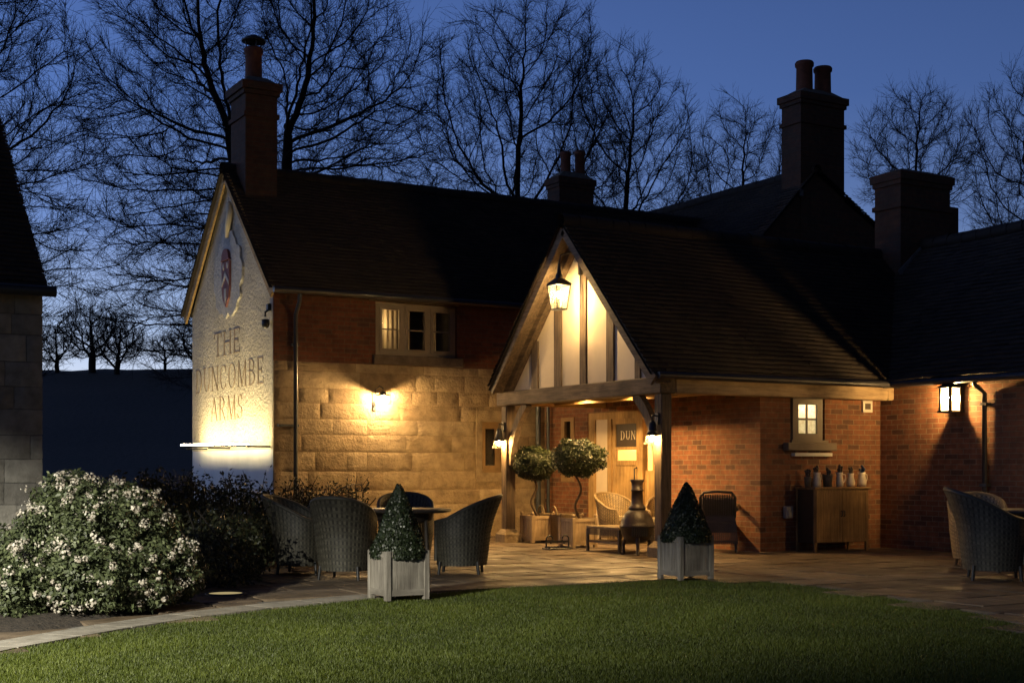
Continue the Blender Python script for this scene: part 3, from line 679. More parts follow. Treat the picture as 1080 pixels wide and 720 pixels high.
mb = MB(); mb.prism([(cc + p[0], 4.62 + p[1]) for p in ((-.2, -.02), (0, .16), (.2, -.02), (.2, -.10), (0, .07), (-.2, -.10))], 'x', A0 - .082, A0 - .07)
for sx_ in (-.15, .15): mb.prism([(cc + sx_ * .75 + .04 * math.cos(q), 4.88 + .06 * math.sin(q)) for q in np.linspace(0, 5.6, 8)], 'x', A0 - .083, A0 - .07)
mb.prism([(cc + p[0], 4.62 + p[1]) for p in ((-.05, -.15), (.05, -.15), (.06, -.3), (0, -.42), (-.06, -.3))], 'x', A0 - .084, A0 - .07); mb.build('shield_charge', M['crest_white'], crest)
mb = MB(); mb.prism([(cc + .19 * math.cos(q), 5.02 + .17 * math.sin(q)) for q in np.linspace(0, math.pi, 12)] + [(cc - .24, 4.98), (cc + .24, 4.98)], 'x', A0 - .09, A0 - .04); mb.build('cap_of_maintenance', M['crest_red'], crest)
mb = MB(); mb.tube([(A0 - .04, cc - .02, 5.40), (A0 - .06, cc - .12, 5.6), (A0 - .06, cc - .20, 5.82), (A0 - .05, cc - .14, 5.98), (A0 - .04, cc - .03, 5.9)], [.05, .06, .06, .05, .02], 8); mb.build('crest_feather', M['crest_gold'], crest)

# picture light bar
bar = thing('picture_light', (7.47, 23.6, 1.63), 'long linear light bar washing the white gable from below the lettering', 'lamp'); setorg(bar)
mb = MB(); bx = A0 - .40
y0b, y1b = 21.45, 25.25
def half(r, a0, a1, ext=0):
    prof = [(r * math.cos(q), r * math.sin(q)) for q in np.linspace(R(a0), R(a1), 12)]; V = []
    for yy in (y0b + ext, y1b - ext):
        zb = 1.625 + (.04 if yy > 23 else 0); V += [(bx + p[0], yy, zb + p[1]) for p in prof]
    return prof, V
prof, V = half(.032, 178, 362); nP = len(prof); mb.add(V, [(i, i + 1, nP + i + 1, nP + i) for i in range(nP - 1)], True)
mb.add(V, [tuple(range(nP)), tuple(range(nP, 2 * nP))]); mb.build('housing', M['black'], bar)
mb = MB(); prof, V = half(.026, 0, 180, .02); mb.add(V, [(i, i + 1, nP + i + 1, nP + i) for i in range(nP - 1)], True)
mb.build('led_diffuser', emit('led_strip', (1, .77, .38), L_BAR), bar)
mb = MB()
for yy in (y0b + .05, 23.6, y1b - .3):
    mb = MB(); mb.tube([(bx, yy, 1.60), (A0 + .01, yy - .02, 1.60)], .014, 8); mb.build('bracket', M['black'], bar)

# security camera on the gable corner
cv = thing('security_camera', (A0 - .02, 21.5, 3.75), 'small black security cameras on the white gable corner', 'camera'); setorg(cv)
mb = MB(); mb.box(A0 - .06, A0, 21.42, 21.52, 3.86, 3.98, ch=.01); mb.tube([(A0 - .03, 21.46, 3.88), (A0 - .1, 21.44, 3.83), (A0 - .1, 21.44, 3.76)], .018, 8); mb.build('bracket', M['black'], cv)
mb = MB(); mb.lathe([(0, -.10), (.05, -.08), (.066, -.03), (.066, .05), (.0, .06)], (A0 - .09, 21.45, 3.66), 12); mb.build('camera_dome', M['black'], cv)

# ------------------------------------------------------------------ the brick wing with its timber porch
PX = 11.1; PB0, PB1, PBM = 15.03, 19.42, 17.12
house = thing('porch_wing', (13.0, 15.25, 0), 'low red brick wing with a tiled roof and an oak framed entrance porch', 'building'); setorg(house)
bwin = (13.58, 14.26, 1.66, 2.31)
wall_with_holes('y', 15.25, 15.5, 13.0, 15.41, -.05, 2.42, [bwin]).build('front_wall', M['brick'], house)
dB0, dB1 = 17.86, 19.86; nw = (20.28, 20.72, 1.0, 2.15)
wall_with_holes('x', 13.002, 13.25, 15.5, 21.30, -.05, 2.75, [(dB0, dB1, -.05, 2.2), nw]).build('side_wall', M['brick'], house)
mb = MB(); mb.box(13.25, 17, 19.9, 20.0, -.05, 2.75); mb.build('inner_wall', M['room'], house)
mb = MB(); mb.box(12.9, 18, 19.3, 21.3, 2.76, 2.84); mb.build('flat_roof', M['lead'], house)
sB = (4.93 - 2.53) / (PBM - 14.83); LsB = math.hypot(4.93 - 2.53, PBM - 14.83)
x0r, x1r = 10.72, 17.65
deck = MB(); deck.add([(x0r, 14.83, 2.51), (x1r, 14.83, 2.51), (x1r, PBM, 4.915), (x0r, PBM, 4.915), (x0r, 19.36, 2.515), (x1r, 19.36, 2.515)], [(0, 1, 2, 3), (3, 2, 5, 4)])
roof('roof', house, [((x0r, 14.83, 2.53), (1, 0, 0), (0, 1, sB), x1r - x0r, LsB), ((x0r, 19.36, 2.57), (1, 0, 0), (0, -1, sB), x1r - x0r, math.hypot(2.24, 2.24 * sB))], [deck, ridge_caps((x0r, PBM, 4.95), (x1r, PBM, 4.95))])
# gable infill, tie beam, studs, rafters
zin = lambda b: 4.80 - sB * abs(b - PBM)
mb = MB(); mb.prism([(PB0 - .03, 2.48), (PB1 + .03, 2.48), (PB1 + .03, max(2.5, zin(PB1))), (PBM, 4.80), (PB0 - .03, max(2.5, zin(PB0)))], 'x', PX + .0, PX + .12); mb.build('gable_panel', M['cream'], house)
mb = MB(); mb.box(PX - .12, PX + .14, PB0 - .08, PB1 + .12, 2.27, 2.50, ch=.012); mb.build('tie_beam', M['oak_y'], house)
for ua, ub in ((560, 567.5), (584, 592), (611, 618.5), (639, 647.5), (669, 675.5)):
    b1, b0 = ray_a(ua, PX - .03), ray_a(ub, PX - .03); zt = min(zin(b0), zin(b1)) - .02
    mb = MB(); mb.box(PX - .03, PX + .055, b0 + .02, b1 - .005, 2.495, zt); mb.build('gable_stud', M['oak_z'], house)
for sgn in (-1, 1):
    be = PB0 - .10 if sgn < 0 else 19.30
    ze = 4.80 - sB * abs(be - PBM)
    mb = MB(); mb.bar((PX - .03, be, ze - .03), (PX - .03, PBM + sgn * .03, 4.77 - .03), .17, .17); mb.build('rafter', M['oak_y'], house)
    be2 = 14.82 if sgn < 0 else 19.34; ze2 = 4.86 - sB * abs(be2 - PBM)
    mb = MB(); mb.bar((10.78, be2, ze2 - .02), (10.78, PBM + sgn * .005, 4.84 - .02), .045, .17); mb.build('barge_board', M['oak_y'], house)
    mb = MB(); mb.bar((10.93, be2, ze2 - .05), (10.93, PBM + sgn * .005, 4.81), .25, .02); mb.build('verge_soffit', M['oak_y'], house)
# posts, braces and beams
def post(b, w=.17):
    mb = MB(); mb.box(PX - .08, PX + .10, b - w / 2, b + w / 2, .14, 2.268, ch=.012); p = mb.build('post', M['oak_z'], house)
    mb = MB(); mb.box(PX - .15, PX + .17, b - w / 2 - .07, b + w / 2 + .07, 0, .15)
    q = .02; x0, x1, y0, y1 = PX - .15, PX + .17, b - w / 2 - .07, b + w / 2 + .07
    mb.add([(x0, y0, .15), (x1, y0, .15), (x1, y1, .15), (x0, y1, .15), (PX - .08, b - w / 2, .235), (PX + .1, b - w / 2, .235), (PX + .1, b + w / 2, .235), (PX - .08, b + w / 2, .235)], [(0, 1, 5, 4), (1, 2, 6, 5), (2, 3, 7, 6), (3, 0, 4, 7)])
    mb.build('padstone', M['stone'], p); return p
post(PB1 - .06); post(PB0 + .04)
for sgn, b in ((1, PB0 + .12), (-1, PB1 - .14)):
    pts = []; TH_ = np.linspace(R(4), R(52), 9)
    for th in TH_: pts.append((PX + .01, b + sgn * 1.45 * (math.cos(R(4)) - math.cos(th)), 1.20 + 1.38 * math.sin(th)))
    mb = MB(); n = len(pts); vs = []
    for (x, yy, z), th in zip(pts, TH_):
        o = Vector((0, sgn * math.cos(th), -math.sin(th))) * .07
        for d in (-.05, .05):
            for q in (-1, 1): vs.append(Vector((x + d, yy, z)) + o * q)
    mb.add(vs, [f for i in range(n - 1) for f in ((4 * i, 4 * i + 1, 4 * i + 5, 4 * i + 4), (4 * i + 2, 4 * i + 3, 4 * i + 7, 4 * i + 6), (4 * i, 4 * i + 2, 4 * i + 6, 4 * i + 4), (4 * i + 1, 4 * i + 3, 4 * i + 7, 4 * i + 5))] + [(0, 1, 3, 2), (4 * n - 4, 4 * n - 3, 4 * n - 1, 4 * n - 2)])
    mb.build('curved_brace', M['oak_z'], house)
mb = MB(); mb.box(PX + .141, 15.28, 14.95, 15.13, 2.275, 2.485, ch=.015); mb.box(13.0, 15.395, 14.955, 15.249, 2.30, 2.48)
mb.prism([(15.281, 2.485), (15.395, 2.485), (15.395, 2.30), (15.37, 2.285), (15.33, 2.277), (15.281, 2.275)], 'y', 14.952, 15.128); mb.build('eaves_beam', M['beam_x'], house)
mb = MB(); mb.box(PX + .141, 13.0, PB1 - .14, PB1 + .02, 2.275, 2.485); mb.build('back_beam', M['pale_oak_x'], house)
mb = MB()
for i in range(11): mb.box(PX + .142, 12.999, 15.135 + i * .385, 15.135 + i * .385 + .381, 2.395, 2.415)
mb.box(11.95, 12.1, 15.135, 19.27, 2.29, 2.394); mb.build('porch_ceiling', M['pale_oak_y'], house)
mb = MB(); mb.tube([(10.8, 14.76, 2.50), (15.3, 14.76, 2.50)], .05, 10); mb.build('gutter', M['gutter'], house)
# glazed door screen (in the plane x = 13)
fx = 13.02
door = MB()
def fb(b0, b1, z0, z1, d0=0, d1=.09): door.box(fx + d0, fx + d1, b0, b1, z0, z1)
fb(dB0, dB1, 2.08, 2.2); fb(19.66, 19.86, 0, 2.08); fb(19.15, 19.27, 0, 2.08); fb(18.2, 18.34, 0, 2.08, -.02); fb(dB0, 17.95, 0, 2.08)
scr = door.build('door_frame', M['pale_oak_z'], house)
mb = MB(); mb.box(fx + .03, fx + .06, 19.27, 19.66, 0, 2.08); mb.build('side_panel', M['cream'], scr)
d = MB()
def db(b0, b1, z0, z1): d.box(fx + .025, fx + .075, b0, b1, z0, z1)
db(18.34, 18.44, .0, 2.08); db(19.05, 19.15, .0, 2.08); db(18.44, 19.05, 1.99, 2.08); db(18.44, 19.05, 1.55, 1.60); db(18.44, 19.05, 1.29, 1.37); db(18.44, 19.05, 0, .12); d.box(fx + .04, fx + .06, 18.44, 19.05, .12, 1.29)
dr = d.build('door', M['pale_oak_z'], house)
mb = MB(); mb.box(fx + .045, fx + .055, 18.44, 19.05, 1.37, 1.55); mb.build('door_pane', M['glass'], dr)
mb = MB(); mb.box(fx + .04, fx + .055, 18.44, 19.05, 1.60, 1.99); mb.build('door_sign', M['sign'], dr)
xo = 0
for ch in 'DUN':
    w_, _ = word(ch, lambda x, y, dd, xo=xo: (fx + .039 - dd, 18.92 - (x + xo) * .135, 1.72 + y * .15), 0, .004); w_.build('sign_letter', M['signletter'], dr); xo += GL[ch][0] + .18
mb = MB(); mb.tube([(fx + .02, 18.42, 1.25), (fx - .03, 18.42, 1.23), (fx - .03, 18.42, .93), (fx + .02, 18.42, .91)], .012, 8); mb.build('handle', M['black'], dr)
mb = MB(); mb.box(fx + .045, fx + .055, 17.95, 18.2, 1.22, 2.08); mb.build('side_light', M['glass'], scr)
mb = MB(); mb.box(fx + .03, fx + .07, 17.95, 18.2, 0, 1.20); mb.build('side_light_panel', M['pale_oak_z'], scr)
mb = MB(); mb.box(13.24, 16.5, 17.5, 17.56, -.02, 2.5); mb.box(16.5, 16.55, 17.5, 19.9, -.02, 2.5); mb.box(13.26, 16.5, 17.56, 19.9, 2.45, 2.5); mb.box(13.26, 16.5, 17.56, 19.89, -.03, .005); mb.build('hall_room', M['room'], house)
mb = MB(); mb.lathe([(.05, 0), (.16, 0), (.11, .22), (.05, .22)], (14.3, 18.02, 1.78), 16); mb.build('hall_lamp_shade', M['lampshade'], house)
mb = MB(); mb.lathe([(0, -.05), (.05, 0), (0, .05)], (14.6, 18.9, 2.2), 12); mb.build('hall_bulb', emit('hall_bulb', (1, .62, .24), L_ROOM * 12), house)
mb = MB(); mb.box(13.8, 13.83, 17.6, 18.1, 1.32, 1.66); mb.build('chalk_board', M['sign'], house)
mb = MB(); mb.box(13.35, 13.65, 17.7, 18.2, .9, .94); mb.box(13.36, 13.4, 17.72, 17.76, 0, .9); mb.box(13.36, 13.4, 18.14, 18.18, 0, .9); mb.build('hall_shelf', M['teak_z'], house)
mb = MB(); mb.box(13.4, 13.55, 17.95, 18.15, .94, 1.16); mb.build('leaflet_rack', M['white'], house)
# narrow window beside the corner, its frame, pipes in the corner
mb = MB(); x_ = 13.0
for q in ((nw[0], nw[1], nw[2], nw[2] + .07), (nw[0], nw[1], nw[3] - .07, nw[3]), (nw[0], nw[0] + .12, nw[2] + .07, nw[3] - .07), (nw[1] - .12, nw[1], nw[2] + .07, nw[3] - .07)): mb.box(x_ - .015, x_ + .1, q[0], q[1], q[2], q[3])
nf_ = mb.build('window', M['frame_d'], house)
mb = MB(); mb.box(x_ + .03, x_ + .04, nw[0] + .12, nw[1] - .12, nw[2] + .07, nw[3] - .07); mb.build('pane', M['glass_dark'], nf_)
for xx, yy, r in ((12.8, 21.2, .05), (12.92, 21.05, .03)):
    mb = MB(); mb.tube([(xx, yy, 0), (xx, yy, 2.7)], r, 10); mb.build('downpipe', M['steelblue'], house)
# window in the front brick wall
wf = MB(); x0, x1, z0, z1 = bwin; yw = 15.23
x0 += .03; x1 -= .06; z1 -= .02
for q in ((x0, x1, z0, z0 + .10), (x0, x1, z1 - .10, z1), (x0, x0 + .11, z0 + .10, z1 - .10), (x1 - .11, x1, z0 + .10, z1 - .10)): wf.box(q[0], q[1], yw, yw + .08, q[2], q[3])
xm, zm = (x0 + x1) / 2, (z0 + z1) / 2
wf.box(xm - .016, xm + .016, yw + .02, yw + .06, z0 + .1, z1 - .1); wf.box(x0 + .11, x1 - .11, yw + .021, yw + .059, zm - .016, zm + .016)
wfo = wf.build('window', M['frame'], house)
kk = Mat('lit_obscured_glass'); kk.set('Base Color', (.3, .27, .2, 1)); f_ = kk.noise(26, 4); kk.set('Emission Color', kk.ramp(f_, [(.3, (.95, .62, .22)), (.65, (1, .86, .5))]))
kk.set('Emission Strength', 1.25); kk.set('Roughness', .2)
k2 = Mat('lit_obscured_glass_low'); k2.set('Base Color', (.3, .27, .2, 1)); f_ = k2.noise(26, 4); k2.set('Emission Color', k2.ramp(f_, [(.3, (.6, .42, .14)), (.65, (.9, .72, .36))]))
k2.set('Emission Strength', .8); k2.set('Roughness', .2)
for a, b in ((x0 + .11, xm - .016), (xm + .016, x1 - .11)):
    for c_, e_, m_ in ((z0 + .1, zm - .016, k2.m), (zm + .016, z1 - .1, kk.m)):
        mb = MB(); mb.box(a, b, yw + .035, yw + .045, c_, e_); mb.build('pane', m_, wfo)
mb = MB(); mb.box(bwin[0] - .14, bwin[1] + .14, 15.13, 15.3, 1.50, 1.62, ch=.008); mb.box(bwin[0] - .02, bwin[1] + .03, 15.2, 15.32, 1.621, 1.66); mb.build('window_sill', M['frame'], house)
mb = MB(); mb.box(bwin[0] + .02, bwin[1] + .08, 15.17, 15.249, 1.42, 1.47); mb.build('sill_strip', M['white'], house)
mb = MB(); vx = ray_b(914.5, 15.23); mb.box(vx - .10, vx + .10, 15.215, 15.249, 2.10, 2.28); mb.build('vent', M['white'], house)
mb = MB(); mb.box(vx - .055, vx + .055, 15.208, 15.214, 2.145, 2.235); mb.build('vent_grille', M['sillstone'], house)

# ------------------------------------------------------------------ right hand wing
wing = thing('right_wing', (15.41, 15.25, 0), 'red brick wing on the right with a long dark tiled roof and broad chimney', 'building'); setorg(wing)
mb = MB(); mb.box(15.412, 15.7, 5.2, 15.249, -.05, 2.56); mb.box(15.7, 20.1, 5.2, 5.5, -.05, 2.5); mb.build('brick_wall', M['brick'], wing)
RA, RZ = 17.78, 5.06; sR = (RZ - 2.55) / (RA - 15.2); LsR = math.hypot(RZ - 2.55, RA - 15.2)
deck = MB(); deck.add([(15.2, 5.0, 2.53), (15.2, 19.5, 2.53), (RA, 19.5, RZ - .02), (RA, 5.0, RZ - .02), (20.4, 5, 2.53), (20.4, 19.5, 2.53)], [(0, 1, 2, 3), (3, 2, 5, 4)])
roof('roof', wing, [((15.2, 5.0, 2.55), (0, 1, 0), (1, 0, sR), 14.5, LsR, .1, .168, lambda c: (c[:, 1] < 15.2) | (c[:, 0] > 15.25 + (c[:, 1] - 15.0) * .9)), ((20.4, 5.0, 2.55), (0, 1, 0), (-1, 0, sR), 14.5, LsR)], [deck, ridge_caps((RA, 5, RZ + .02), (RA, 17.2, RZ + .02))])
mb = MB(); mb.prism([(15.3, 2.4), (20.2, 2.4), (RA, RZ - .1)], 'y', 5.2, 5.4); mb.build('gable_wall', M['brick'], wing)
chimney_on(wing, 17.25, 18.45, 16.6, 17.2, 3.6, 6.32, [], cap=.06)
mb = MB(); v = [(17.2, 16.55, 6.32), (18.5, 16.55, 6.32), (18.5, 17.25, 6.32), (17.2, 17.25, 6.32), (17.55, 16.85, 6.44), (18.2, 16.85, 6.44), (18.2, 16.95, 6.44), (17.55, 16.95, 6.44)]
mb.add(v, [(4, 5, 6, 7), (0, 1, 5, 4), (1, 2, 6, 5), (2, 3, 7, 6), (3, 0, 4, 7)]); mb.build('chimney_flaunching', M['mortar_grey'], wing)
mb = MB(); mb.bar((17.2, 16.57, 4.56), (17.85, 16.57, 5.12), .03, .1); mb.build('flashing', M['lead'], wing)
mb = MB(); mb.box(18.75, 19.0, 16.9, 17.2, 4.0, 5.9); mb.build('small_flue', M['brick_dark'], wing)
mb = MB(); mb.tube([(15.13, 5, 2.5), (15.13, 14.9, 2.5)], .05, 10); mb.build('gutter', M['gutter'], wing)
mb = MB(); yp = ray_a(1037.5, 15.33); mb.tube([(15.13, yp, 2.48), (15.15, yp, 2.42), (15.345, yp, 2.3), (15.35, yp, 0.04)], .036, 10)
for z in (2.15, 1.0): mb.box(15.31, 15.412, yp - .06, yp + .06, z - .02, z + .02)
mb.build('downpipe', M['gutter'], wing)

# ------------------------------------------------------------------ taller house behind
rear = thing('rear_house', (18.9, 20.6, 0), 'taller dark gabled house rising behind the brick wing with a great chimney', 'building'); setorg(rear)
CA, CZ, CBg = 18.97, 7.25, 20.6
mb = MB(); mb.prism([(16.2, 0), (22.6, 0), (22.6, 5.15), (CA, CZ - .06), (16.2, 4.45)], 'y', CBg, CBg + .3); mb.build('gable_wall', M['brick_dark'], rear)
mb = MB(); mb.box(16.2, 16.5, CBg + .3, 32, 0, 4.4); mb.box(22.3, 22.6, CBg + .3, 32, 0, 5.1); mb.box(16.2, 22.6, 32, 32.3, 0, 5); mb.build('side_wall', M['brick_dark'], rear)
deck = MB(); deck.add([(15.95, CBg - .12, 4.21), (15.95, 32.2, 4.21), (CA, 32.2, CZ - .02), (CA, CBg - .12, CZ - .02), (22.9, CBg - .12, 4.96), (22.9, 32.2, 4.96)], [(0, 1, 2, 3), (3, 2, 5, 4)])
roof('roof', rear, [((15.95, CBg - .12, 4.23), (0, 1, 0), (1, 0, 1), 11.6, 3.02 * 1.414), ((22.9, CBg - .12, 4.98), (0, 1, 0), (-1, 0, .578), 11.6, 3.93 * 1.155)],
     [deck, ridge_caps((CA, CBg - .12, CZ + .02), (CA, 32.2, CZ + .02))])
chimney_on(rear, 18.60, 19.78, 20.58, 21.15, 5.6, 8.82, [(18.95, 20.86, .19, .62), (19.45, 20.86, .19, .58)], cap=.07)
mb = MB(); mb.box(18.50, 18.598, 20.5, 21.2, 6.70, 6.84); mb.build('flashing', M['lead'], rear)

# ------------------------------------------------------------------ stone barn at the left edge
barn = thing('stone_barn', (2.97, 15.6, 0), 'grey stone barn corner with a steep tiled roof at the left edge', 'building'); setorg(barn)
mb = MB(); mb.box(-6, 2.95, 15.60, 15.9, -.1, 3.25); mb.build('wall_core', M['mortar_grey'], barn)
ashlar('y', 15.62, -4.2, 2.97, .02, 3.22, (.21, .31), (.28, .62), seed=9, proud=.03).build('stone_wall', M['stone_grey'], barn)
ashlar('x', 2.95, 15.6, 21.6, .02, 3.22, (.26, .36), (.32, .75), seed=19, outward=1).build('end_wall', M['stone_grey'], barn)
mb = MB(); mb.prism([(15.62, 3.0), (21.6, 3.0), (18.6, 5.75)], 'x', 2.7, 2.95); mb.box(2.7, 2.949, 15.9, 21.6, 0, 3); mb.build('gable_wall', M['stone_grey'], barn)
deck = MB(); deck.add([(-6, 15.42, 3.19), (2.98, 15.42, 3.19), (2.98, 18.6, 5.86), (-6, 18.6, 5.86), (-6, 21.78, 3.19), (2.98, 21.78, 3.19)], [(0, 1, 2, 3), (3, 2, 5, 4)])
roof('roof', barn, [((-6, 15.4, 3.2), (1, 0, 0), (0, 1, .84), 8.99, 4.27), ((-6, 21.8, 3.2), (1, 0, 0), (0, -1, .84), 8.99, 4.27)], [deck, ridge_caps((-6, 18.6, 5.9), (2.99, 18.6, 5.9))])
mb = MB(); mb.tube([(-6, 15.33, 3.18), (3.06, 15.33, 3.18)], .06, 10); mb.build('gutter', M['gutter'], barn)

# ------------------------------------------------------------------ lamps
def bulb(c, r, m, parent, name='bulb', n=12, absolute=True):
    mb = MB(); mb.lathe([(0, -r)] + [(r * math.cos(q), r * math.sin(q)) for q in np.linspace(-1.2, 1.2, 6)] + [(0, r)], c, n); return mb.build(name, m, parent, absolute=absolute)
# swan neck lamp on the stone wall
lx = ray_b(404, AB - .22); lz = 2.43
wl = thing('wall_lamp', (lx, AB, lz), 'swan neck bulb lamp glowing on the stone wall below the three light window', 'lamp'); setorg(wl)
mb = MB(); mb.tube([(lx - .08, AB - .02, lz - .12), (lx - .08, AB - .06, lz - .12), (lx - .08, AB - .07, lz + .16), (lx - .03, AB - .14, lz + .22), (lx, AB - .22, lz + .18), (lx, AB - .22, lz + .08)], .010, 8); mb.box(lx - .11, lx - .05, AB - .035, AB - .005, lz - .2, lz - .04); mb.build('bracket', M['black'], wl)
mb = MB(); mb.lathe([(.012, .125), (.03, .12), (.06, .085), (.125, .060), (.125, .056), (.0, .066)], (lx, AB - .22, lz), 18); mb.build('shade', M['black'], wl)
bulb((lx, AB - .22, lz + .01), .038, emit('wall_bulb', (1, .62, .26), L_WALL), wl)
# lantern on the gable
gl = thing('gable_lantern', (PX - .42, PBM - .08, 3.75), 'black framed glass lantern hanging from a bracket on the timber gable', 'lantern'); setorg(gl)
cx, cy = PX - .44, PBM - .06; zt, zb = 3.97, 3.61
mb = MB(); wt, wb = .125, .085
ct = [(cx + i * wt, cy + j * wt, zt) for i, j in ((-1, -1), (1, -1), (1, 1), (-1, 1))]; cb = [(cx + i * wb, cy + j * wb, zb) for i, j in ((-1, -1), (1, -1), (1, 1), (-1, 1))]
for i in range(4):
    mb.bar(ct[i], cb[i], .014, .014); mb.bar(ct[i], ct[(i + 1) % 4], .02, .02); mb.bar(cb[i], cb[(i + 1) % 4], .018, .018)
mb.add([(cx + i * .145, cy + j * .145, zt + .012) for i, j in ((-1, -1), (1, -1), (1, 1), (-1, 1))] + [(cx + i * .05, cy + j * .05, zt + .10) for i, j in ((-1, -1), (1, -1), (1, 1), (-1, 1))], [(0, 1, 5, 4), (1, 2, 6, 5), (2, 3, 7, 6), (3, 0, 4, 7), (4, 5, 6, 7), (3, 2, 1, 0)])
mb.lathe([(.05, .10), (.055, .15), (.03, .18), (.015, .33)], (cx, cy, zt), 12); mb.build('lantern_frame', M['black'], gl)
mb = MB(); q = .004
for i in range(4): mb.add([ct[i], ct[(i + 1) % 4], cb[(i + 1) % 4], cb[i]], [(0, 1, 2, 3)])
kg = Mat('lantern_glass'); kg.t.nodes.remove(kg.b)
tr = kg.n('ShaderNodeBsdfTransparent'); tl = kg.n('ShaderNodeBsdfTranslucent'); tl.inputs[0].default_value = (.9, .85, .7, 1); mx_ = kg.n('ShaderNodeMixShader'); mx_.inputs[0].default_value = .035
kg.L(tr.outputs[0], mx_.inputs[1]); kg.L(tl.outputs[0], mx_.inputs[2]); kg.L(mx_.outputs[0], kg.t.nodes['Material Output'].inputs[0]); M['lglass'] = kg.m
mb.build('lantern_glass', M['lglass'], gl)
bulb((cx, cy, zt - .14), .05, emit('lantern_bulb', (1, .64, .25), L_GABLE * .55), gl)
mb = MB(); mb.tube([(cx, cy, zt + .33), (cx + .03, cy, zt + .45), (cx + .2, cy, zt + .50), (PX - .06, cy, zt + .42)], .012, 8); mb.box(PX - .085, PX - .05, cy - .03, cy + .03, zt + .18, zt + .48); mb.tube([(PX - .06, cy, zt + .2), (PX - .07, cy - .02, zt - .3), (PX - .07, cy, zt - .34)], .009, 6); mb.build('bracket', M['black'], gl)
# two bell sconces on the porch posts
def sconce(b, label):
    s = thing('porch_sconce', (PX - .1, b, 1.75), label, 'wall lamp', 'bell glass lamps on the porch posts'); setorg(s)
    x = PX - .17
    mb = MB(); mb.box(PX - .105, PX - .081, b - .04, b + .04, 1.84, 2.0); mb.tube([(PX - .1, b, 1.96), (x, b, 1.97), (x, b, 1.90)], .013, 8); mb.lathe([(.0, .10), (.03, .095), (.05, .05), (.062, -.04), (.088, -.112), (.085, -.112), (.05, .0), (.0, .01)], (x, b, 1.80), 16); mb.build('bracket', M['black'], s)
    mb = MB(); mb.lathe([(.082, 1.688), (.092, 1.65), (.108, 1.61), (.125, 1.57)], (x, b, 0), 18); mb.build('bell_shade', M['lglass'], s)
    bulb((x, b, 1.655), .036, emit('sconce_bulb', (1, .58, .19), L_SCONCE * .8), s)
    return s
sconce(PB1 - .06, 'lit bell glass sconce on the left porch post'); sconce(PB0 + .04, 'lit bell glass sconce on the right porch post beside the door')
# recessed downlights in the porch ceiling
for i, (xx, yy, lab) in enumerate(((11.75, 18.3, 'small round downlight in the porch ceiling by the door'), (11.75, 16.9, 'small round downlight in the porch ceiling over the armchairs'))):
    dl = thing('downlight', (xx, yy, 2.39), lab, 'lamp', 'porch ceiling downlights'); setorg(dl)
    mb = MB(); mb.lathe([(.06, 2.362), (.075, 2.362), (.075, 2.394), (.06, 2.394), (.06, 2.362)], (xx, yy, 0), 16); mb.build('downlight_ring', M['black'], dl)
    mb = MB(); mb.lathe([(0, 2.375), (.055, 2.375)], (xx, yy, 0), 16); mb.build('downlight_lens', emit('downlight_lens', (1, .58, .2), L_CEIL * 9), dl)
# box lantern on the right wing, and its twin further along
kq_ = Mat('lit_pane'); kq_.t.nodes.remove(kq_.b); tr = kq_.n('ShaderNodeBsdfTransparent'); em = kq_.n('ShaderNodeEmission'); em.inputs[0].default_value = (1, .68, .28, 1); em.inputs[1].default_value = 13
mx_ = kq_.n('ShaderNodeMixShader'); mx_.inputs[0].default_value = .4; kq_.L(tr.outputs[0], mx_.inputs[1]); kq_.L(em.outputs[0], mx_.inputs[2]); kq_.L(mx_.outputs[0], kq_.t.nodes['Material Output'].inputs[0]); M['lit_pane'] = kq_.m
def box_lantern(b, label):
    s = thing('box_lantern', (15.41, b, 2.25), label, 'lantern', 'box lanterns on the right wing'); setorg(s)
    x0, x1 = 15.13, 15.36; y0, y1 = b - .105, b + .105; z0, z1 = 2.07, 2.40
    mb = MB(); mb.box(x0 - .02, x1 + .0, y0 - .02, y1 + .02, z0 - .03, z0); mb.box(x1, 15.411, y0, y1, z0 - .02, z1 + .02)
    for xx in (x0, x1 - .03):
        for yy in (y0, y1 - .03): mb.box(xx - .004, xx + .03, yy - .002, yy + .032, z0, z1)
    mb.add([(x0 - .03, y0 - .03, z1), (x1, y0 - .03, z1), (x1, y1 + .03, z1), (x0 - .03, y1 + .03, z1), (x0 + .07, y0 + .07, z1 + .09), (x1, y0 + .07, z1 + .09), (x1, y1 - .07, z1 + .09), (x0 + .07, y1 - .07, z1 + .09)], [(0, 1, 5, 4), (1, 2, 6, 5), (2, 3, 7, 6), (3, 0, 4, 7), (4, 5, 6, 7), (3, 2, 1, 0)])
    mb.build('lantern_frame', M['black'], s)
    mb = MB(); g = .006
    mb.add([(x0 + g, y0 + .014, z0), (x0 + g, y1 - .014, z0), (x0 + g, y1 - .014, z1), (x0 + g, y0 + .014, z1)], [(0, 1, 2, 3)])
    for yy in (y0 + g, y1 - g): mb.add([(x0 + .014, yy, z0), (x1 - .014, yy, z0), (x1 - .014, yy, z1), (x0 + .014, yy, z1)], [(0, 1, 2, 3)])
    mb.build('lit_glass', M['lit_pane'], s); bulb(((x0 + x1) / 2, (y0 + y1) / 2, (z0 + z1) / 2 + .02), .035, emit('lantern_bulb', (1, .60, .21), L_BOX), s)
    return s
box_lantern(ray_a(1000, 15.2), 'bright box lantern on the red brick wall at the right')
box_lantern(9.6, 'second box lantern further along the right brick wing towards the camera')
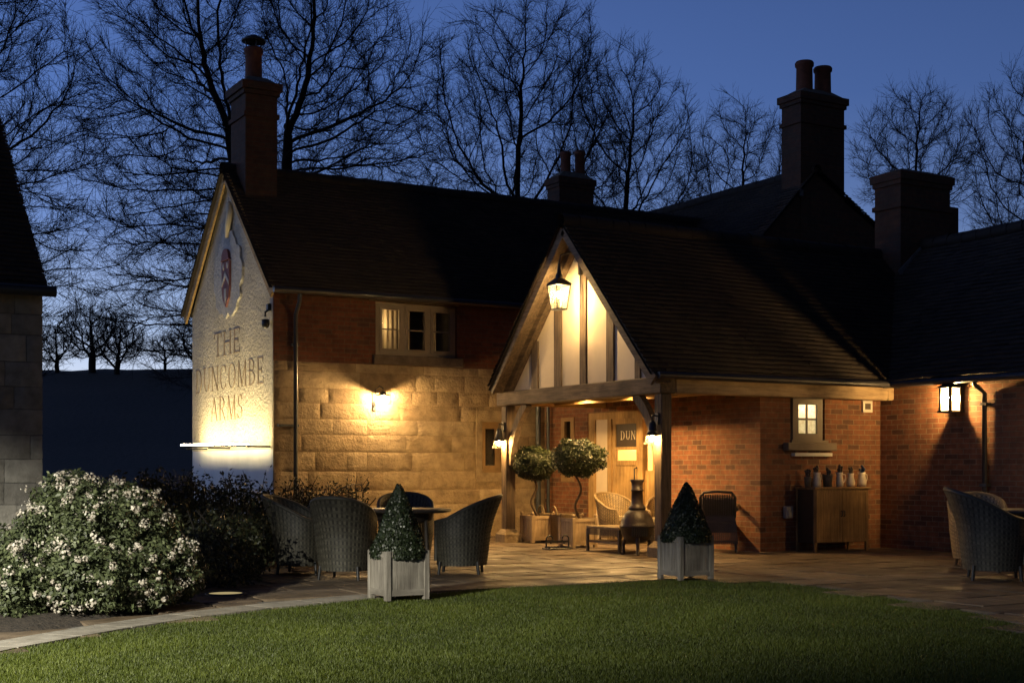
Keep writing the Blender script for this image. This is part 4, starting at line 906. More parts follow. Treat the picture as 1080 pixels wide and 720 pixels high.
# ground light in the patio
gx, gy = ground(238, 628)
gl2 = thing('ground_light', (gx, gy, 0), 'round lit disc light set flush in the patio by the bush', 'lamp'); setorg(gl2)
mb = MB(); mb.lathe([(.20, .012), (.20, .028), (.17, .03), (.165, .022)], (gx, gy, 0), 28); mb.build('ground_light_ring', M['steelblue'], gl2)
mb = MB(); mb.lathe([(0, .023), (.166, .023)], (gx, gy, 0), 28); mb.build('ground_light_lens', emit('ground_lens', (1, .78, .36), .42), gl2)
# garden floodlight on a post off to the left, the cold light on the bush and the lawn
fx_, fy_ = cam2w(-5.6, 4.2)
fl = thing('garden_floodlight', (fx_, fy_, 0), 'garden floodlight on a post left of the lawn', 'lamp'); setorg(fl)
mb = MB(); mb.tube([(fx_, fy_, 0), (fx_, fy_, 3.3)], .04, 10); mb.build('post', M['black'], fl)
src = Vector((fx_, fy_, 3.5)); dirv = Vector((*cam2w(math.cos(R(74)), math.sin(R(74))), -math.tan(R(26)))).normalized()
mb = MB(); mb.bar(src - dirv * .16, src - dirv * .04, .3, .22); mb.build('lamp_head', M['black'], fl)
mb = MB(); hd = Vector((dirv.x, dirv.y, 0)).normalized(); sd = Vector((-hd.y, hd.x, 0)); e_ = src + hd * .5 - Vector((0, 0, .5 * math.tan(R(15.2)))); k_ = src - hd * .02 + Vector((0, 0, .10))
vs = [k_ - sd * .3, k_ + sd * .3, e_ + sd * .75 + Vector((0, 0, .13)), e_ + sd * .07, e_ - sd * .75]; vs += [v + Vector((0, 0, .012)) for v in vs]
mb.add(vs, [(0, 1, 2, 3, 4), (9, 8, 7, 6, 5), (0, 1, 6, 5), (1, 2, 7, 6), (2, 3, 8, 7), (3, 4, 9, 8), (4, 0, 5, 9)]); mb.build('visor', M['black'], fl)  # added visor, edge shaped to keep the beam off the chairs and far walls
ld = bpy.data.lights.new('flood_beam', 'SPOT'); ld.energy = L_FLOOD; ld.color = (1, .95, .78); ld.spot_size = R(96); ld.spot_blend = 1; ld.shadow_soft_size = .035
lo = bpy.data.objects.new('flood_beam', ld); COL.objects.link(lo); lo.parent = fl; lo.location = src - Vector(fl.location); lo.rotation_euler = dirv.to_track_quat('-Z', 'Y').to_euler()

# ------------------------------------------------------------------ foliage helpers
def leaf_quads(P, Nrm, size, jitter=.8, aspect=.5, fold=.0):
    n = len(P); d = Nrm + rng.normal(0, jitter, (n, 3)); d /= np.linalg.norm(d, axis=1)[:, None] + 1e-9
    r = rng.normal(0, 1, (n, 3)); a = np.cross(d, r); a /= np.linalg.norm(a, axis=1)[:, None] + 1e-9; b = np.cross(d, a)
    s = size * (.65 + .7 * rng.random(n))[:, None]
    V = np.stack([P - a * s * .5, P + b * s * aspect * .5 + a * s * .05, P + a * s * .5 - d * s * .12, P - b * s * aspect * .5 + a * s * .05], 1)
    return V.reshape(-1, 3), np.arange(n * 4).reshape(-1, 4)
def sphere_pts(n, rmin=.55):
    d = rng.normal(0, 1, (n, 3)); d /= np.linalg.norm(d, axis=1)[:, None]; r = (rmin ** 3 + (1 - rmin ** 3) * rng.random(n)) ** (1 / 3)
    return d, r
def lump(d, k=3.0, amp=.15, ph=0):
    return 1 + amp * (np.sin(d[:, 0] * k * 1.7 + ph) * np.sin(d[:, 1] * k * 1.3 + ph * 2) + .6 * np.sin(d[:, 2] * k * 2.3 + d[:, 0] * k + ph))

# viburnum with white flower heads
bl_ = [(-3.65, 11.9, .52, .60, .75, .58), (-3.78, 12.0, .84, .40, .5, .38), (-4.08, 11.6, .36, .40, .6, .40), (-3.22, 12.1, .45, .40, .55, .43), (-2.98, 12.2, .30, .30, .4, .29), (-3.5, 11.3, .30, .52, .45, .32), (-3.98, 11.0, .24, .38, .35, .26), (-3.38, 12.2, .84, .28, .4, .28), (-4.3, 11.3, .25, .26, .4, .26), (-3.1, 11.6, .2, .3, .35, .22)]
vib = thing('flowering_bush', (*cam2w(-3.7, 11.9), 0), 'rounded green bush covered in white flower heads at the lawn edge', 'bush'); setorg(vib)
LV, LN, BV, BN = [], [], [], []
for i, (X, Y, z, rx, ry, rz) in enumerate(bl_):
    n = int(20000 * rx * ry * rz / .26) + 2300
    d, r = sphere_pts(n, .62); L_ = lump(d, 4.5, .16, i)
    p = d * (r * L_)[:, None] * np.array([rx, ry, rz]); x, y = cam2w(X - .10 + p[:, 0], Y + p[:, 1]); z_ = z + p[:, 2]
    k = z_ > .03; LV.append(np.stack([x, y, z_], 1)[k]); dn = np.stack([.866 * d[:, 0] + .5 * d[:, 1], -.5 * d[:, 0] + .866 * d[:, 1], d[:, 2] + .5], 1); LN.append(dn[k])
    nb = int(230 * rx * ry + 20); d, r = sphere_pts(nb, .98); L_ = lump(d, 4.5, .16, i)
    p = d * (1.03 * L_)[:, None] * np.array([rx, ry, rz]); x, y = cam2w(X - .10 + p[:, 0], Y + p[:, 1]); z_ = z + p[:, 2]; k = z_ > .1
    BV.append(np.stack([x, y, z_], 1)[k]); BN.append(np.stack([.866 * d[:, 0] + .5 * d[:, 1], -.5 * d[:, 0] + .866 * d[:, 1], d[:, 2] + .3], 1)[k])
P_ = np.concatenate(LV); Nn = np.concatenate(LN)
V, F = leaf_quads(P_ - np.array(ORG), Nn, .044, .7, .52); t = np.clip(rng.normal(.45, .25, len(F)), 0, 1)
link('foliage', np_mesh('foliage', V, F, t), M['vib_leaf'], vib)
C_ = np.concatenate(BV); Cn = np.concatenate(BN); Cn /= np.linalg.norm(Cn, axis=1)[:, None]
kq = rng.random(len(C_)) < .52 + .75 * np.clip(np.sin(C_[:, 0] * 5.1) * np.sin(C_[:, 1] * 4.3 + 1) + np.sin(C_[:, 2] * 7) * .6 + .35, 0, 1); C_ = C_[kq]; Cn = Cn[kq]
fl_, fn_ = [], []
for c_, n_ in zip(C_, Cn):
    m_ = int(rng.integers(10, 44)); rr_ = rng.uniform(.016, .05) + .018 * (m_ > 30); d = rng.normal(0, 1, (m_, 3)); d /= np.linalg.norm(d, axis=1)[:, None]; d = d + n_ * .6
    fl_.append(c_ + d * rr_ * rng.uniform(.6, 1.1, (m_, 1))); fn_.append(d)
P_ = np.concatenate(fl_); Nn = np.concatenate(fn_); V, F = leaf_quads(P_ - np.array(ORG), Nn, .022, .4, .9)
o = link('blossom', np_mesh('blossom', V, F, np.clip(rng.normal(.55, .28, len(F)), 0, 1)), M['bloom'], vib); o['kind'] = 'stuff'
mb = MB()
for i in range(16):
    X0, Y0 = -3.7 + random.uniform(-.35, .35), 11.9 + random.uniform(-.35, .35); X1, Y1 = -3.8 + random.uniform(-.45, .45), 11.9 + random.uniform(-.5, .5)
    mb.tube([(*cam2w(X0, Y0), .0), (*cam2w((X0 + X1) / 2, (Y0 + Y1) / 2 + .05), .5), (*cam2w(X1, Y1), random.uniform(.5, .85))], [.018, .012, .006], 6)
mb.build('stem', M['bark'], vib)
# hedge of mixed shrubs along the gable foot
def shrub(name, blobs, m, label, cat, size, dens, group=None, stems=5, twiggy=0):
    c = blobs[0]; s = thing(name, (*cam2w(c[0], c[1]), 0), label, cat, group); setorg(s); LV, LN = [], []
    for i, (X, Y, z, rx, ry, rz) in enumerate(blobs):
        n = int(dens * (rx * ry + ry * rz + rx * rz)) + 300; d, r = sphere_pts(n, .5); L_ = lump(d, 5, .22, i * 1.7 + X)
        p = d * (r * L_)[:, None] * np.array([rx, ry, rz]); x, y = cam2w(X + p[:, 0], Y + p[:, 1]); k = z + p[:, 2] > .02
        LV.append(np.stack([x, y, z + p[:, 2]], 1)[k]); LN.append((d + np.array([0, 0, .5]))[k])
    tw = MB()
    for q in range(twiggy):                                    # loose shoots standing out of the top
        X, Y, z, rx, ry, rz = random.choice(blobs); x, y = cam2w(X + random.uniform(-rx, rx) * .9, Y + random.uniform(-ry, ry) * .9); h = random.uniform(.12, .34)
        zt = z + rz * .75; pts = [(x, y, zt - .2), (x + random.uniform(-.05, .05), y, zt + h * .5), (x + random.uniform(-.1, .1), y + random.uniform(-.1, .1), zt + h)]
        tw.tube(pts, [.006, .005, .003], 5, cap=False)
        m_ = 22; f = rng.random(m_); pp = np.array(pts[0]) + (np.array(pts[2]) - np.array(pts[0])) * f[:, None] + rng.normal(0, .035, (m_, 3)); LV.append(pp); LN.append(rng.normal(0, 1, (m_, 3)))
    P_ = np.concatenate(LV); Nn = np.concatenate(LN); V, F = leaf_quads(P_ - np.array(ORG), Nn, size, .8, .5)
    link('foliage', np_mesh('foliage', V, F, np.clip(rng.normal(.45, .26, len(F)), 0, 1)), m, s)
    for i in range(stems):
        X, Y = blobs[0][0] + random.uniform(-.3, .3), blobs[0][1] + random.uniform(-.2, .2)
        st = MB(); st.tube([(*cam2w(X, Y), 0), (*cam2w(X + random.uniform(-.2, .2), Y), .4), (*cam2w(X + random.uniform(-.4, .4), Y + .1), .8)], [.014, .011, .006], 6); st.build('stem', M['bark'], s)
    if tw.v: o_ = tw.build('shoots', M['bark'], s); o_['kind'] = 'stuff'
    return s
shrub('hedge_bush', [(-4.35, 17.6, .45, .8, .8, .62), (-4.9, 18.0, .5, .6, .7, .62)], M['hedge_leaf'], 'dark leafy shrub between the white flowered bush and the gable', 'bush', .06, 3400, 'shrubs along the gable foot', twiggy=18)
shrub('hedge_bush', [(-3.75, 17.7, .48, .75, .8, .56), (-3.3, 18.0, .42, .6, .7, .5)], M['hedge_leaf'], 'tallest dark shrub right under the lettered white gable', 'bush', .055, 3400, 'shrubs along the gable foot', twiggy=46)
shrub('hedge_bush', [(-2.95, 17.6, .38, .6, .7, .46), (-2.6, 18.1, .36, .5, .6, .44)], M['hedge_leaf'], 'low dark shrub below the downpipe corner behind the leftmost chair', 'bush', .05, 3400, 'shrubs along the gable foot', twiggy=24)
shrub('hedge_bush', [(-2.55, 20.1, .5, .45, .45, .42), (-3.0, 20.3, .5, .4, .4, .42)], M['hedge_leaf'], 'small leafy shrub against the stone wall beside the iron handrail', 'bush', .05, 3400, 'shrubs along the gable foot', twiggy=14)
shrub('hedge_bush', [(-3.1, 14.2, .28, .5, .7, .42), (-3.25, 15.4, .3, .5, .8, .45)], M['hedge_leaf'], 'low dark mound of shrub right behind the white flowered bush', 'bush', .05, 3400, 'shrubs along the gable foot', twiggy=6)
# iron handrail by the shrub
hr = thing('handrail', (8.6, 20.85, 0), 'thin black iron handrail with scroll end by the stone wall', 'railing'); setorg(hr)
mb = MB(); yb = 20.9; xa, xb = ray_b(341, yb), ray_b(367, yb)
mb.tube([(xa, yb, .72), (xb - .08, yb, .92), (xb, yb, .95)], .012, 8); mb.tube([(xb, yb, 0), (xb, yb, .96)], .012, 8)
for f in (.25, .5, .75): mb.tube([(xa + (xb - xa) * f, yb, 0), (xa + (xb - xa) * f, yb, .72 + .22 * f)], .008, 6)
mb.tube([(xb, yb, .95), (xb + .1, yb, .97)] + [(xb + .2 + .06 * math.cos(q), yb, .91 + .06 * math.sin(q)) for q in np.linspace(2.2, -3.6, 12)], .009, 6); mb.build('rail', M['black'], hr)

# ------------------------------------------------------------------ planters and topiary
def planter(w, dp, h, label, mats, finial=False, group=None):
    global ORG
    ORG = [0, 0, 0]
    p = thing('planter', (0, 0, 0), label, 'planter', group); ps = .055
    for i, j in ((0, 0), (1, 0), (1, 1), (0, 1)):
        x, y = (w - ps) * i, (dp - ps) * j; mb = MB(); mb.box(x, x + ps, y, y + ps, 0, h, ch=.004)
        lg = mb.build('corner_post', mats['z'], p)
        if finial:
            mb = MB(); mb.lathe([(.0, 0), (.012, .0), (.012, .012), (.026, .03), (.026, .045), (.0, .065)], (x + ps / 2, y + ps / 2, h), 12); mb.build('finial', mats['z'], lg)
    for (x0, x1, y0, y1) in ((ps, w - ps, .008, .03), (ps, w - ps, dp - .03, dp - .008), (.008, .03, ps, dp - ps), (w - .03, w - .008, ps, dp - ps)):
        alongx = (x1 - x0) > (y1 - y0); mb = MB(); n = 5
        for q in range(n):
            if alongx: mb.box(x0 + (x1 - x0) * q / n + .002, x0 + (x1 - x0) * (q + 1) / n - .002, y0 + .006, y1 - .004, .07, h - .06)
            else: mb.box(x0 + .006, x1 - .004, y0 + (y1 - y0) * q / n + .002, y0 + (y1 - y0) * (q + 1) / n - .002, .07, h - .06)
        pn = mb.build('side_panel', mats['z'], p)
        for za_, zb_ in ((h - .06, h - .005), (.045, .10)):
            mb = MB(); mb.box(x0, x1, y0, y1, za_, zb_); mb.build('rail', mats['x' if alongx else 'y'], pn)
    mb = MB(); mb.box(.03, w - .03, .03, dp - .03, .08, h - .07); mb.build('soil', M['soil'], p)
    return p
def cone_topiary(h, r, label):
    t = thing('cone_topiary', (0, 0, 0), label, 'topiary', 'clipped box cones'); n = 15000
    f = 1 - np.sqrt(rng.random(n)); z = f * h; a = rng.random(n) * 6.283
    prof = r * np.clip((1 - f) ** .85, 0, 1) * (.88 + .14 * np.minimum(1, f * 8)) * (1 + .05 * np.sin(a * 5 + z * 9) + .04 * np.sin(a * 3 - z * 14)) + .012; rad = prof * (.72 + .3 * np.sqrt(rng.random(n)))
    P_ = np.stack([rad * np.cos(a), rad * np.sin(a), z], 1); Nn = np.stack([np.cos(a), np.sin(a), np.full(n, .45)], 1)
    V, F = leaf_quads(P_, Nn, .025, .6, .6); link('foliage', np_mesh('foliage', V, F, np.clip(rng.normal(.42, .25, n), 0, 1)), M['box_leaf'], t)
    mb = MB(); mb.lathe([(r * .70, .0), (r * .72, h * .08), (r * .40, h * .5), (.02, h * .9)], (0, 0, 0), 16); mb.build('inner_twigs', M['bark'], t, absolute=False)
    mb = MB(); mb.tube([(0, 0, -.1), (0, 0, h * .5)], .02, 8); mb.build('stem', M['bark'], t, absolute=False); return t
pm = {a: M['planter_' + a] for a in 'xyz'}
p1 = planter(.45, .42, .46, 'square grey teak planter holding a box cone at the left of the lawn edge', pm, group='front planters'); p1.location = (5.20, 11.33, .015)
t1 = cone_topiary(.70, .265, 'clipped dark box cone in the left planter by the round table'); t1.location = (5.43, 11.54, .40)
p2 = planter(.47, .42, .48, 'square grey teak planter holding a box cone before the porch post', pm, group='front planters'); p2.location = (8.93, 11.80, .015)
t2 = cone_topiary(.66, .285, 'clipped dark box cone in the right planter in front of the porch post'); t2.location = (9.17, 12.0, .43)
for ax in 'xyz': M['bleached_' + ax] = timber('bleached_teak_' + ax, (.30, .215, .12), (.58, .44, .26), ax)
pm2 = {a: M['bleached_' + a] for a in 'xyz'}
p3 = planter(.46, .40, .45, 'wooden planter with ball finials beside the left porch post', pm2, True, 'porch planters'); p3.location = (11.29, 18.90, .015)
p4 = planter(.46, .42, .46, 'slatted wooden planter with ball finials nearest the coffee table', pm2, True, 'porch planters'); p4.location = (11.12, 17.40, .015)
def lollipop(r, rz, zc, label, seed, twist):
    t = thing('lollipop_tree', (0, 0, 0), label, 'topiary', 'twisted stem bay trees'); n = 7500
    d, rr_ = sphere_pts(n, .6); L_ = lump(d, 4, .09, seed); P_ = d * (rr_ * L_)[:, None] * np.array([r, r, rz]) + np.array([0, 0, zc])
    V, F = leaf_quads(P_, d + np.array([0, 0, .4]), .050, .7, .42); link('foliage', np_mesh('foliage', V, F, np.clip(rng.normal(.5, .25, n), 0, 1)), M['bay_leaf'], t)
    mb = MB(); pts = [(twist * math.sin(q * 9 + seed), twist * .7 * math.cos(q * 9 + seed), -.05 + q * (zc - .2)) for q in np.linspace(0, 1, 18)]
    mb.tube(pts, [.024 - .008 * i / 17 for i in range(18)], 8); mb.build('twisted_stem', M['stem'], t, absolute=False); return t
b1 = lollipop(.37, .30, .92, 'round bay tree on a twisted stem in the planter by the left post', 1, .05); b1.location = (11.46, 19.12, .40)
b2 = lollipop(.43, .315, .98, 'larger round bay tree on a twisted stem right of its twin', 2, .05); b2.location = (11.36, 17.62, .42)

# ------------------------------------------------------------------ wicker furniture
def tub_chair(label, mat, cat='chair', group=None, back=.90, arm=.61, w=.33, flare=.13, skirt=.10, cushion=None):
    t = thing('wicker_chair', (0, 0, 0), label, cat, group)
    Ns, Nz = 78, 44
    S = np.linspace(-1, 1, Ns); TH = S * R(148)                              # 0 = middle of the back, which faces -y
    def top(s): return arm + (back - arm) * np.clip(np.cos(s * 1.75), 0, 1) ** 1.5
    def shell(off, zlo, weave):
        V = np.zeros((Ns, Nz, 3))
        for i, (s, th) in enumerate(zip(S, TH)):
            zt = top(s)
            for j in range(Nz):
                f = j / (Nz - 1); z = zlo + (zt - zlo) * f; g = z / back
                rad = w * (.86 + .14 * min(1, z / .45)) + flare * max(0, (z - .45) / .45) ** 1.4 * max(0, math.cos(th)) + .02 * g - off
                rx, ry = rad, rad * 1.02
                wv = weave * ((i % 2) * 2 - 1) * (.7 + .5 * ((j % 2) * 2 - 1))
                V[i, j] = ((rx + wv) * math.sin(th), -(ry + wv) * math.cos(th) * (1 if math.cos(th) > 0 else .95), z)
        return V
    def grid(V): n, m = V.shape[:2]; ix = np.arange(n * m).reshape(n, m); return V.reshape(-1, 3), np.stack([ix[:-1, :-1], ix[1:, :-1], ix[1:, 1:], ix[:-1, 1:]], -1).reshape(-1, 4)
    Vo, Fo = grid(shell(0, skirt, .006)); Vi, Fi = grid(shell(.035, .40, .005))
    ck = lambda: np.clip((np.add.outer((np.arange(Ns - 1) % 2) * .42, np.zeros(Nz - 1)) + (np.add.outer(np.arange(Ns - 1), np.arange(Nz - 1) // 2) % 2) * .3 + .05 + rng.normal(0, .12, (Ns - 1, Nz - 1))).ravel(), 0, 1)
    V, F, T = join([(Vo, Fo, ck()), (Vi, Fi, ck())])
    bk = link('backrest', np_mesh('backrest', V, F, T), mat, t)
    rim = shell(.017, .4, 0)[:, -1]; mb = MB(); pts = [tuple(p + np.array([0, 0, .004])) for p in rim]
    e0, e1 = pts[0], pts[-1]; mb.tube([(e0[0], e0[1], .16)] + [(e0[0], e0[1], .5)] + pts[::2] + [(e1[0], e1[1], .5), (e1[0], e1[1], .16)], .024, 8); mb.build('rim', mat, bk, absolute=False)
    # seat and front apron
    mb = MB(); pl = [(.92 * (w - .04) * math.sin(q), -(w - .04) * math.cos(q)) for q in np.linspace(-R(146), R(146), 24)]; mb.prism(pl, 'z', .37, .42); mb.build('seat', mat, t, absolute=False)
    y1 = Vo.reshape(Ns, Nz, 3)[-1, 2][1]; x1 = abs(Vo.reshape(Ns, Nz, 3)[-1, 2][0]); nx, nz = 26, 16; V = np.zeros((nx, nz, 3))
    for i in range(nx):
        for j in range(nz): V[i, j] = (-x1 + 2 * x1 * i / (nx - 1), y1 + .03 * math.sin(i / (nx - 1) * math.pi) + .004 * ((i % 2) * 2 - 1) * ((j % 2) * 2 - 1), skirt + (.40 - skirt) * j / (nz - 1))
    Va, Fa = grid(V); link('apron', np_mesh('apron', Va, Fa, np.clip(((np.add.outer(np.arange(nx - 1), np.arange(nz - 1)) % 2) * .75 + .1).ravel(), 0, 1)), mat, t)
    for i, j in ((-1, -1), (1, -1), (1, 1), (-1, 1)):
        mb = MB(); mb.tube([(i * w * .66, j * w * .66, skirt + .05), (i * w * .70, j * w * .70, 0)], [.022, .017], 8); mb.build('leg', M['black'] if mat is not M['wicker_warm'] else M['stem'], t, absolute=False)
    if cushion:
        mb = MB(); pl2 = [(.84 * (w - .05) * math.sin(q), -(w - .05) * .9 * math.cos(q)) for q in np.linspace(-R(146), R(146), 24)]; mb.prism(pl2, 'z', .421, .49); mb.build('cushion', cushion, t, absolute=False)
    return t
def put(o, X, Y, face, s=1.0):                                # plan position in camera metres; face = bearing from straight-away, clockwise
    x, y = cam2w(X, Y); o.location = (x, y, .016); o.rotation_euler = (0, 0, -R(face) - R(30)); o.scale = (s, s, s); return o
ORG[:] = [0, 0, 0]
ch0 = tub_chair('', M['wicker'], group='wicker chairs around the left table')
def chair_at(X, Y, face, label, group=None, src=None, s=1.0):
    c = copy_tree(src or ch0); c['label'] = label
    if group: c['group'] = group
    return put(c, X, Y, face, s)
put(ch0, -.60, 15.75, -86); ch0['label'] = 'grey wicker tub chair right of the left table with its back to the porch'
chair_at(-1.85, 15.0, 14, 'grey wicker tub chair just left of the cone planter with its back to the lawn')
chair_at(-2.45, 15.75, 98, 'leftmost grey wicker tub chair beside the dark shrubs')
chair_at(-1.33, 16.9, 172, 'wicker tub chair on the far side of the left table behind the box cone')
def round_table(X, Y, r, label, mat):
    x, y = cam2w(X, Y); t = thing('round_table', (x, y, .016), label, 'table', 'round patio tables'); ORG[:] = [0, 0, 0]
    mb = MB(); mb.lathe([(0, .705), (r - .05, .705), (r, .715), (r + .005, .73), (r - .01, .745), (0, .745)], (0, 0, 0), 48); mb.build('table_top', mat, t, absolute=False)
    mb = MB(); mb.lathe([(r * .62, .70), (r * .6, .62), (r * .5, .58)], (0, 0, 0), 40, sm=True); mb.build('apron', mat, t, absolute=False)
    for i in range(4):
        a = i * math.pi / 2 + .5; mb = MB(); mb.tube([(r * .55 * math.cos(a), r * .55 * math.sin(a), .70), (r * .62 * math.cos(a), r * .62 * math.sin(a), 0)], .026, 8); mb.build('leg', mat, t, absolute=False)
    return t
round_table(-1.28, 15.98, .56, 'round wicker table on the left between four tub chairs', M['wicker_dark'])
round_table(6.05, 15.65, .62, 'round table cut by the right edge of the picture', M['wicker_dark'])
chair_at(5.34, 14.9, 104, 'grey green wicker tub chair in front at the right edge', 'wicker chairs around the right table', None, 1.1)
ch1 = tub_chair('straw coloured wicker tub chair behind the right table', M['wicker_warm'], group='wicker chairs around the right table', cushion=M['cushion']); put(ch1, 5.85, 16.9, 190)
# porch seats
chair_at(1.72, 22.0, 150, 'pale wicker armchair just left of the chiminea in front of the door', 'wicker armchairs in the porch', ch1, .9)
c5 = chair_at(2.42, 21.35, 205, 'pale wicker armchair just right of the chiminea inside the porch', 'wicker armchairs in the porch', ch1, .9)
# dark high backed chair seen from behind
x_, y_ = cam2w(3.05, 20.0)
hb = thing('lounge_chair', (x_, y_, .016), 'dark upholstered lounge chair by the brick side wall seen from behind', 'chair', rz=-R(30) - R(8)); ORG[:] = [0, 0, 0]
mb = MB()
for q in range(15):
    f = -1 + 2 * q / 14; x0 = f * .235; mb.bar((x0, -.29, .54), (x0 * 1.02, -.37, .84), .026, .014, (0, 1, .2))
mb.tube([(-.25, -.28, .50), (-.255, -.36, .80), (-.20, -.375, .87), (0, -.38, .885), (.20, -.375, .87), (.255, -.36, .80), (.25, -.28, .50)], .02, 8); mb.build('backrest', M['wicker'], hb, absolute=False)
mb = MB()
for q in range(21):
    f = -1 + 2 * q / 20; mb.bar((f * .285, -.36, .12), (f * .245, -.275, .53), .024, .014, (0, 1, .2))
for z in (.16, .30, .44, .53): mb.bar((-.28 + (z - .16) * .08, -.365 + (z - .12) * .21, z), (.28 - (z - .16) * .08, -.365 + (z - .12) * .21, z), .02, .03)
mb.build('back_panel', M['wicker_dark'], hb, absolute=False)
mb = MB(); mb.box(-.24, .24, -.27, -.16, .44, .80, ch=.03); mb.build('cushion', M['cloth'], hb, absolute=False)
mb = MB(); mb.box(-.27, .27, -.2, .33, .30, .43, ch=.03); mb.build('seat', M['cloth'], hb, absolute=False)
for i in (-1, 1):
    mb = MB(); mb.tube([(i * .28, -.30, .62), (i * .30, -.1, .68), (i * .30, .2, .66), (i * .30, .32, .60), (i * .29, .33, .3), (i * .28, .33, .0)], .028, 8); mb.build('armrest', M['wicker_warm'], hb, absolute=False)
    mb = MB(); mb.tube([(i * .26, -.33, .14), (i * .27, -.36, .0)], .022, 8); mb.build('leg', M['black'], hb, absolute=False)
# coffee table with a shelf
ct_ = thing('coffee_table', (10.98, 15.95, .016), 'low rattan coffee table with an under shelf beside the chiminea', 'table')
mb = MB(); mb.box(0, .62, 0, .86, .335, .375, ch=.006); mb.build('table_top', M['wicker_warm'], ct_, absolute=False)
mb = MB()
for q in range(28): mb.box(.004, .01, .02 + q * .03, .035 + q * .03, .245, .334)
for q in range(20): mb.box(.02 + q * .03, .035 + q * .03, .004, .01, .245, .334)
mb.build('apron', M['wicker_dark'], ct_, absolute=False)
mb = MB(); mb.box(.02, .6, .02, .84, .13, .16); mb.build('shelf', M['wicker_warm'], ct_, absolute=False)
for i, j in ((0, 0), (.585, 0), (.585, .825), (0, .825)):
    mb = MB(); mb.box(i, i + .035, j, j + .035, 0, .334); mb.build('leg', M['wicker_dark'], ct_, absolute=False)
# chiminea
x_, y_ = ground(672, 586)
cm = thing('chiminea', (x_, y_, .014), 'rust brown cast iron chiminea stove on short legs before the porch', 'stove', rz=R(-20))
mb = MB(); mb.lathe([(0, .17), (.10, .175), (.18, .22), (.225, .30), (.238, .385), (.25, .395), (.25, .42), (.238, .43), (.228, .49), (.195, .56), (.15, .615), (.11, .64)], (0, 0, 0), 30)
bd = mb.build('body', M['iron'], cm, absolute=False)
mb = MB(); mb.lathe([(.11, .635), (.125, .65), (.12, .68), (.098, .70), (.086, .73), (.078, .90), (.092, .905), (.092, .925), (.078, .93), (.08, 1.02), (.098, 1.045), (.098, 1.07), (.08, 1.07), (.07, .95)], (0, 0, 0), 24); mb.build('chimney_stack', M['iron'], cm, absolute=False)
for i in range(3):
    a = i * 2.094 + .3; mb = MB(); mb.tube([(.17 * math.cos(a), .17 * math.sin(a), .27), (.22 * math.cos(a), .22 * math.sin(a), .14), (.21 * math.cos(a), .21 * math.sin(a), .02), (.25 * math.cos(a), .25 * math.sin(a), .0)], [.03, .025, .022, .024], 8); mb.build('leg', M['iron'], cm, absolute=False)
mb = MB()
for i in range(8):
    q = -2.1 + .9 * i / 7; mb.box(.238 * math.cos(q) - .01, .238 * math.cos(q) + .01, .238 * math.sin(q) - .01, .238 * math.sin(q) + .01, .27, .43)
mb.build('fire_door', M['black'], bd, absolute=False)
# log basket behind the planters
x_, y_ = cam2w(.80, 22.4)
lb = thing('wicker_basket', (x_, y_, .014), 'long wicker hamper with hoop handles behind the two porch planters', 'basket', rz=R(-90))
mb = MB(); V = []; n = 36
for z, s in ((.0, .9), (.2, .97), (.42, 1.0), (.47, 1.03), (.47, .94), (.1, .85)):
    V.append([(s * .42 * np.sign(math.cos(q)) * abs(math.cos(q)) ** .45, s * .24 * np.sign(math.sin(q)) * abs(math.sin(q)) ** .45, z) for q in np.linspace(0, 6.283, n, endpoint=False)])
vs = [p for r_ in V for p in r_]; mb.add(vs, [(i * n + k, i * n + (k + 1) % n, (i + 1) * n + (k + 1) % n, (i + 1) * n + k) for i in range(5) for k in range(n)]); mb.build('basket_body', M['wicker_warm'], lb, absolute=False)
for sx_ in (-1, 1):
    mb = MB(); mb.tube([(sx_ * .2 + .1 * math.cos(q), -.25, .46 + .14 * math.sin(q)) for q in np.linspace(0, math.pi, 12)], .014, 8); mb.build('handle', M['wicker_warm'], lb, absolute=False)
# cast iron fire grate on the floor
x_, y_ = ground(588, 580)
fg = thing('boot_scraper', (x_, y_, .014), 'small black iron boot scraper with scroll on the porch floor', 'boot scraper')
mb = MB(); mb.box(-.22, .22, -.10, .10, .0, .025, ch=.006); mb.box(-.2, .2, -.012, .012, .10, .13)
for i in (-1, 1): mb.tube([(i * .2, 0, .02), (i * .2, 0, .15)] + [(i * (.2 - .06 + .06 * math.cos(q)), 0, .15 + .06 * math.sin(q)) for q in np.linspace(0, 4.5, 12)], .012, 8)
for i in range(7): mb.box(-.18 + i * .055, -.165 + i * .055, -.08, .08, .025, .045)
mb.build('scraper_frame', M['black'], fg, absolute=False)
